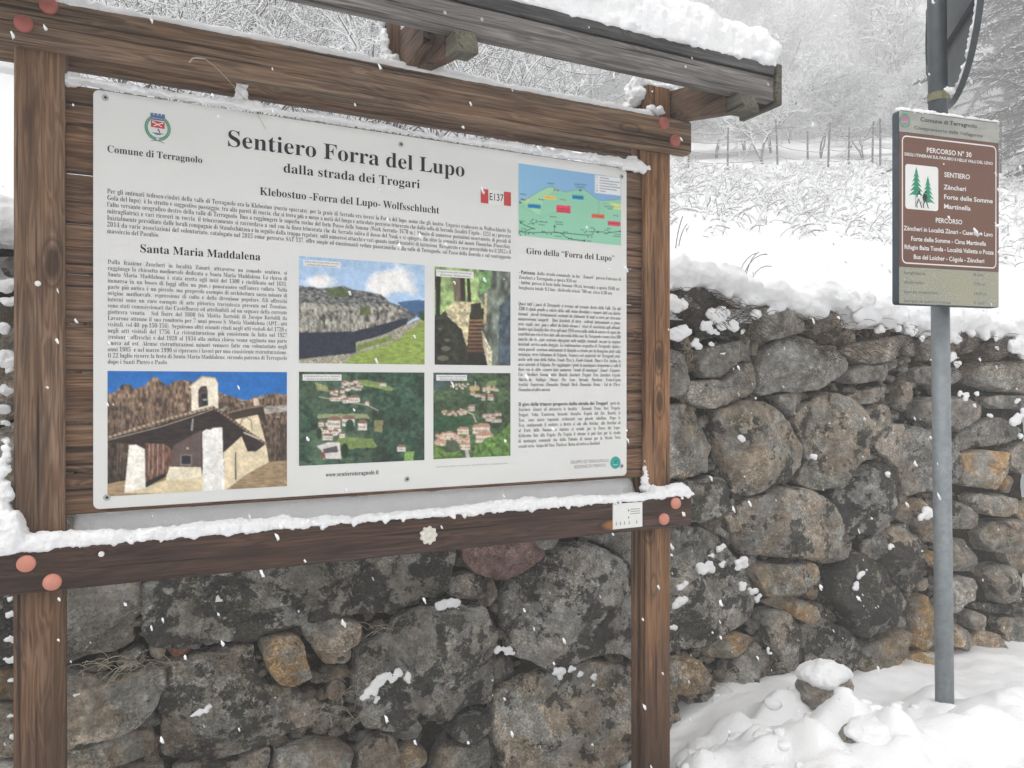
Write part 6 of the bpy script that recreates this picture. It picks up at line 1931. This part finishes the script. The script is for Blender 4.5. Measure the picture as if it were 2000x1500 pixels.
# two loose stones in the snow bank with snow caps
def rock(px, py, Z, r, seed, label, tint):
    v, f = ICO[3]
    x, y, z = world_pt(px, py, Z)
    n_ = fbm(v * 1.6 + seed, seed, 4, .55)
    V = v * np.array(r) * (1 + .32 * n_)[:, None]
    o = mesh_np('rock', V, f, M['stone'], None, True)
    o.location = (x, y, z); o.color = tint + (1,)
    tag(o, label, 'stone')
    C = Clump()
    rq = random.Random(seed)
    for q in range(24):
        a = rq.uniform(0, 6.28); t = rq.random() ** .5
        C.blob((x + math.cos(a) * t * r[0] * .72, y + math.sin(a) * t * r[1] * .8, z + r[2] * (.92 - .35 * t * t)), (r[0] * .40, r[0] * .40, r[2] * .36), seed * 50 + q, .12, 2)
    c = C.build('snow_cap', 'snow cap on the ' + label.split(' ', 1)[0] + ' loose stone of the bank', None, vox=.006)
    return o
rock(1612, 1345, 2.95, (.10, .08, .085), 3, 'farther loose stone capped with snow against the foot of the wall', (.35, .3, .56))
rock(1706, 1452, 2.42, (.10, .08, .06), 5, 'nearer loose stone half buried in the snow bank below the sign pole', (.35, .25, .6))

# ------------------------------------------------------------ the trail sign on its pole
ZP = 2.835
pc = Vector(((1838 - 1000) / F * ZP, ZP, 0))
post = empty('trail_sign_post', (pc.x, pc.y, 0), 0)
tag(post, 'galvanised sign pole with brown hiking trail sign and the back of a round road sign', 'sign post')
def cyl(mb, p0, p1, r, n=28):
    p0, p1 = Vector(p0), Vector(p1)
    d = (p1 - p0).normalized(); a = d.orthogonal().normalized(); b = d.cross(a)
    v = [tuple(p + (a * math.cos(t) + b * math.sin(t)) * r) for p in (p0, p1) for t in [2 * math.pi * i / n for i in range(n)]]
    mb.add(v, [(i, (i + 1) % n, n + (i + 1) % n, n + i) for i in range(n)] + [tuple(range(n - 1, -1, -1)), tuple(range(n, 2 * n))])
zb = bh(pc.x, pc.y)
top_x = (1831 - 1000) / F * ZP - pc.x; bot_x = (1845 - 1000) / F * ZP - pc.x
R_P = .0312
lx = lambda z: top_x + (bot_x - top_x) * ((EYE + 1.2) - z) / (EYE + 1.2 - .40)
zsp = EYE + (750 - 560) / F * ZP
mb = MB(); cyl(mb, (lx(.1), 0, .1), (lx(zsp), 0, zsp), R_P); o = mb.build('pole', M['galv'], post)
o.data.polygons.foreach_set('use_smooth', [len(p.vertices) == 4 for p in o.data.polygons])
mb = MB(); cyl(mb, (lx(zsp), 0, zsp + .0005), (lx(EYE + 1.9), 0, EYE + 1.9), R_P + .0012); o = mb.build('upper_pole', M['pole_dark'], post)
o.data.polygons.foreach_set('use_smooth', [len(p.vertices) == 4 for p in o.data.polygons])
zc = EYE + (750 - 190) / F * ZP
mb = MB(); cyl(mb, (lx(zc - .013), 0, zc - .016), (lx(zc + .013), 0, zc + .012), R_P + .004); mb.build('clamp_band', M['olive'], post)
# sign box: an upright plate in front of the pole
aL = 2.70
pl = Vector(((1755.5 - 1000) / F * aL, aL, 0)); aR = aL / .952
prr = Vector(((1951 - 1000) / F * aR, aR, 0))
sw = (prr - pl).length; su = (prr - pl).normalized(); sn_ = Vector((su.y, -su.x, 0))
SG_T = EYE + (750 - 214) / F * aL; SG_B = EYE + (750 - 594) / F * aL
def SN(px, py):
    """point of the sign plane -> (along, height)"""
    r, t = ray(px, py)
    # (r*Z, Z) = pl + k*su
    Z = (pl.x * su.y - pl.y * su.x) / (r * su.y - su.x)
    k_ = (Vector((r * Z, Z, 0)) - pl).dot(su)
    return k_, EYE + t * Z
PRL = pc
def sp(a, b, e=0.0):
    w = pl + su * a + sn_ * e - PRL
    return (w.x, w.y, b)
son = lambda e: (lambda a, b: sp(a, b, e))
TH = .030
ro = rrect(0, sw, SG_B, SG_T, .012, 6); n = len(ro)
mb = MB(); mb.add([sp(a, b, -.001) for a, b in ro] + [sp(a, b, -TH) for a, b in ro], [tuple(range(n)), tuple(range(2 * n - 1, n - 1, -1))] + [(i, i + n, (i + 1) % n + n, (i + 1) % n) for i in range(n)])
box_ = mb.build('sign_box', M['alu_dark'], post)
zbt = SN(1755, 257.5)[1]; zbb = SN(1755, 519.5)[1]
def plate(name, z0, z1, mat, e=.0002, r=.0):
    p = rrect(.0015, sw - .0015, z0, z1, r, 4) if r else [(.0015, z0), (sw - .0015, z0), (sw - .0015, z1), (.0015, z1)]
    return flat(name, [p], mat, box_, son(e))
plate('header_plate', zbt + .002, SG_T - .003, M['film_top'])
brown = plate('brown_plate', zbb, zbt, M['sign_brown'], .0006)
plate('data_plate', SG_B + .003, zbb - .002, M['film'])
# white rounded outline
a0, b1 = SN(1762, 264); a1_, b0 = SN(1944, 524)
b0 = SN(1762, 514.5)[1]; b1 = SN(1763, 264)[1]
a0 = SN(1761, 300)[0]; a1_ = SN(1945.5, 300)[0]
oo = rrect(a0, a1_, b0, b1, .020, 6); ii = rrect(a0 + .0045, a1_ - .0045, b0 + .0045, b1 - .0045, .0155, 6)
mb = MB(); n = len(oo); mb.add([sp(a, b, .0012) for a, b in oo] + [sp(a, b, .0012) for a, b in ii], [(i, (i + 1) % n, n + (i + 1) % n, n + i) for i in range(n)])
mb.build('white_border', M['white_print'], box_)
# pictogram: two firs and two walkers
qa, qt = SN(1767.5, 320); qb_ = SN(1832, 330)[0]; qz = SN(1767.5, 407.5)[1]
flat('pictogram_field', [rrect(qa, qb_, qz, qt, .011, 6)], M['white_print'], box_, son(.0012))
pw, ph = qb_ - qa, qt - qz
PU = lambda u, v: (qa + u * pw, qz + v * ph)
def fir(cx, b, t, w):
    L, R = [], []
    n_ = 6
    for i in range(n_):
        v0 = t - (t - b) * (i / n_); v1 = t - (t - b) * ((i + 1) / n_)
        wi = w * ((i + 1) / n_) ** .9
        L += [(cx - wi * .42, v0), (cx - wi, v1 - .01)] if i else [(cx, t), (cx - wi, v1 - .01)]
        R += [(cx + wi * .42, v0), (cx + wi, v1 - .01)] if i else [(cx + wi, v1 - .01)]
    return [PU(*p) for p in L] + [PU(*p) for p in reversed(R)]
def tri_fan(name, polys, mat, e):
    return flat(name, polys, mat, box_, son(e))
for cx_, b, t, w in ((.33, .30, .92, .23), (.68, .16, .74, .22)):
    ps = []
    n_ = 6
    for i in range(n_):
        v0 = t - (t - b) * max(0, (i - .35)) / n_; v1 = t - (t - b) * (i + 1) / n_; wi = w * ((i + 1) / n_) ** .85
        ps.append([PU(cx_ - wi, v1), PU(cx_ - wi * .45, v1 + .03), PU(cx_, v1 + .015), PU(cx_ + wi * .45, v1 + .03), PU(cx_ + wi, v1), PU(cx_ + wi * .22, v0), PU(cx_, v0 + (.05 if i == 0 else 0)), PU(cx_ - wi * .22, v0)])
    for q in ps: q.reverse()
    tri_fan('fir_symbol', ps, M['sign_green'], .0016)
wk = []
def limb(u0, v0, u1, v1, w):
    a, b = PU(u0, v0), PU(u1, v1); L = math.hypot(b[0] - a[0], b[1] - a[1]); nx, nz = -(b[1] - a[1]) / L * w * pw, (b[0] - a[0]) / L * w * pw
    return [(a[0] - nx, a[1] - nz), (b[0] - nx, b[1] - nz), (b[0] + nx, b[1] + nz), (a[0] + nx, a[1] + nz)]
for cx_, hb in ((.40, .0), (.60, .01)):
    wk += [ell(*PU(cx_ + .02, .40 + hb), .030 * pw, .030 * ph, 10), limb(cx_, .37, cx_ + .01, .22, .035), limb(cx_, .24, cx_ - .06, .12, .016), limb(cx_ - .06, .12, cx_ - .05, .045, .014), limb(cx_ + .01, .24, cx_ + .06, .13, .016), limb(cx_ + .06, .13, cx_ + .09, .045, .014), limb(cx_, .35, cx_ - .08, .28, .012), limb(cx_ + .01, .35, cx_ + .07, .27, .012)]
wk.append(limb(.31, .30, .30, .05, .006)); wk.append(limb(.565, .36, .555, .22, .03))
tri_fan('walkers_symbol', wk, M['black_print'], .0020)
def putS(T, sty, t, px0, py0, px1, cap_px):
    s0, z0 = SN(px0, py0); s1 = SN(px1, py0)[0]; z1 = SN(px0, py0 - cap_px)[1]
    T.run(sty, t, s0, z0, z1 - z0, s1)
for t, x0, y0, x1, c, st_ in ((SIGN_S[2], 1809, 297.5, 1897, 9.5, 'sansb'), (SIGN_S[3], 1766, 303.5, 1938.5, 5.8, 'sansb'), (SIGN_S[4], 1843.5, 345.5, 1894, 9.5, 'sansb'),
                         (SIGN_S[5], 1842.5, 369.5, 1886.5, 9, 'sansb'), (SIGN_S[6], 1842.5, 388.5, 1938.5, 9, 'sansb'), (SIGN_S[7], 1842.5, 407, 1895, 9, 'sansb'), (SIGN_S[8], 1826.5, 434.5, 1879, 9.2, 'sansb'),
                         (SIGN_S[9], 1764.5, 449.5, 1938.5, 8.6, 'sansb'), (SIGN_S[10], 1778.5, 470, 1925, 8.6, 'sansb'), (SIGN_S[11], 1765.5, 486, 1940, 8.6, 'sansb'), (SIGN_S[12], 1783.5, 505.5, 1922, 8.6, 'sansb')):
    T = Text(); putS(T, st_, t, x0, y0, x1, c); T.build('white_lettering', M['white_print'], box_, son(.0014))
T = Text()
putS(T, 'sansb', SIGN_S[0], 1797, 236.5, 1908, 8); putS(T, 'sans', SIGN_S[1], 1785, 252, 1919, 6.5)
T.build('header_lettering', M['black_print'], box_, son(.0006))
T = Text()
for i, (l, r_, y) in enumerate((('lunghezza', '8 km', 535), ('distivello', '770 m', 553.5), ('quota massima', '1670 m', 572), ('tempo di percorrenza', '5 ore', 590))):
    putS(T, 'sans', l.replace('distivello', 'dislivello'), 1765, y, 1765 + [42, 40, 66, 92][i], 6); putS(T, 'sans', r_, 1901, y + 4.2, 1901 + [20, 23, 26, 22][i], 6)
T.build('data_lettering', M['ink_soft'], box_, son(.0006))
cx_, cz_ = SN(1767, 236)
class _S: pass
def son2(e): return son(e)
emblem(cx_, cz_, SN(1767, 223)[1] - cz_, box_, son2, M['leaf_print'], True)
C = Clump()
for q in range(46):
    u = rg.random()
    p = sp(u * sw, SG_T + .002 + .004 * rg.random(), -.014)
    C.blob((p[0] + PRL.x, p[1] + PRL.y, p[2]), (.014 + .012 * (1 - u), .012, .007 + .006 * (1 - u) * (u < .4)), 5000 + q, .2, 2)
for q in range(16):
    p = (lx(zc) - .0 + rg.uniform(.005, .045), rg.uniform(-.03, -.01), zc + .012 + rg.uniform(0, .012))
    C.blob((p[0] + PRL.x, p[1] + PRL.y, p[2]), rg.uniform(.008, .013), 5100 + q, .25, 2)
# round road sign, seen from behind and nearly edge on
wdir = Vector((pc.x, pc.y, 0)).normalized(); pdir = Vector((wdir.y, -wdir.x, 0))
al = math.radians(13)
tdir = (-wdir * math.cos(al) + pdir * math.sin(al)).normalized()     # along the disc, towards the viewer
ndir = Vector((-tdir.y, tdir.x, 0))
if ndir.dot(pdir) > 0: ndir = -ndir                                    # back of the disc, towards the pole
RD = .385
cd = wdir * .10 + pdir * .048
dz_ = EYE + (750 - 12) / F * (ZP + .1)
mb = MB(); n = 72
def dring(r, off): return [tuple(cd + tdir * (r * math.cos(2 * math.pi * i / n)) + ndir * off + Vector((0, 0, dz_ + r * math.sin(2 * math.pi * i / n)))) for i in range(n)]
rings = [dring(.001, -.001), dring(RD - .004, -.001), dring(RD, .001), dring(RD, .021), dring(RD - .006, .021), dring(RD - .006, .002), dring(.001, .002)]
mb.add([p for r in rings for p in r], [(a * n + i, a * n + (i + 1) % n, (a + 1) * n + (i + 1) % n, (a + 1) * n + i) for a in range(len(rings) - 1) for i in range(n)])
mb.build('round_sign', M['pole_dark'], post, False)
mb = MB()
for zz_ in (-.12, .12):
    q0 = cd + tdir * -.30 + ndir * .003; 
    v = []
    for t_, o_, z_ in [(a, b, c) for c in (-.016, .016) for b in (.003, .024) for a in (-.36, .36)]:
        v.append(tuple(cd + tdir * t_ + ndir * o_ + Vector((0, 0, dz_ + zz_ + z_))))
    mb.add(v, [(0, 2, 3, 1), (4, 5, 7, 6), (0, 1, 5, 4), (2, 6, 7, 3), (0, 4, 6, 2), (1, 3, 7, 5)])
mb.build('mounting_rail', M['pole_dark'], post)
for q in range(60):
    th = math.radians(-88 + 92 * q / 59)
    for rr_ in (RD - .016 - rg.random() * .012,):
        p = cd + tdir * (rr_ * math.cos(th)) + ndir * (.008 + .006 * rg.random()) + Vector((0, 0, dz_ + rr_ * math.sin(th)))
        C.blob((p.x + PRL.x, p.y + PRL.y, p.z), rg.uniform(.009, .016), 5200 + q, .25, 2)
C.build('snow_on_signs', 'snow sitting on the top of the trail sign and inside the rim of the round sign', None, vox=.0035)

# ------------------------------------------------------------ falling snow
v, f = ICO[1]
C = Clump()
rs2 = random.Random(77)
for q in range(3600):
    Z = .9 + rs2.random() ** .8 * 11
    x = rs2.uniform(-.72, .72) * Z; z = EYE + rs2.uniform(-.52, .56) * Z
    if z < .05: continue
    qd = wall_q(x, Z)
    if qd > .5 and z < fh(x, Z) + .1: continue
    if -.15 < qd < .12 and -.6 < (x - OX) * UX + (Z - OY) * UY < 2: continue
    r = rs2.uniform(.0012, .0030) * (1 + .06 * Z)
    n_ = .35 * np.array([rs2.gauss(0, 1) for _ in range(len(v))])[:, None]
    C.add(np.array([x, Z, z]) + (v * r * (1 + n_) * np.array([rs2.uniform(.6, 1.0), .8, rs2.uniform(.9, 2.1)])) @ np.array([[1, 0, 0], [0, 1, 0], [-.35, 0, 1]]), f)
o = C.build('falling_snow', 'snowflakes falling through the whole scene', None, 'snow_twig')

# ------------------------------------------------------------ the misty air
hz = N('mist')
hz.t.nodes.remove(hz.b)
pv = hz.t.nodes.new('ShaderNodeVolumePrincipled')
pv.inputs['Density'].default_value = HAZE
pv.inputs['Color'].default_value = (1, 1, 1, 1)
pv.inputs['Anisotropy'].default_value = 0.0
hz.l(pv.outputs[0], hz.out.inputs['Volume'])
mb = MB(); mb.box(-292, 292, -60, 230, -1.0, 90.0)
o = mb.build('haze', hz.m)
o['kind'] = 'stuff'
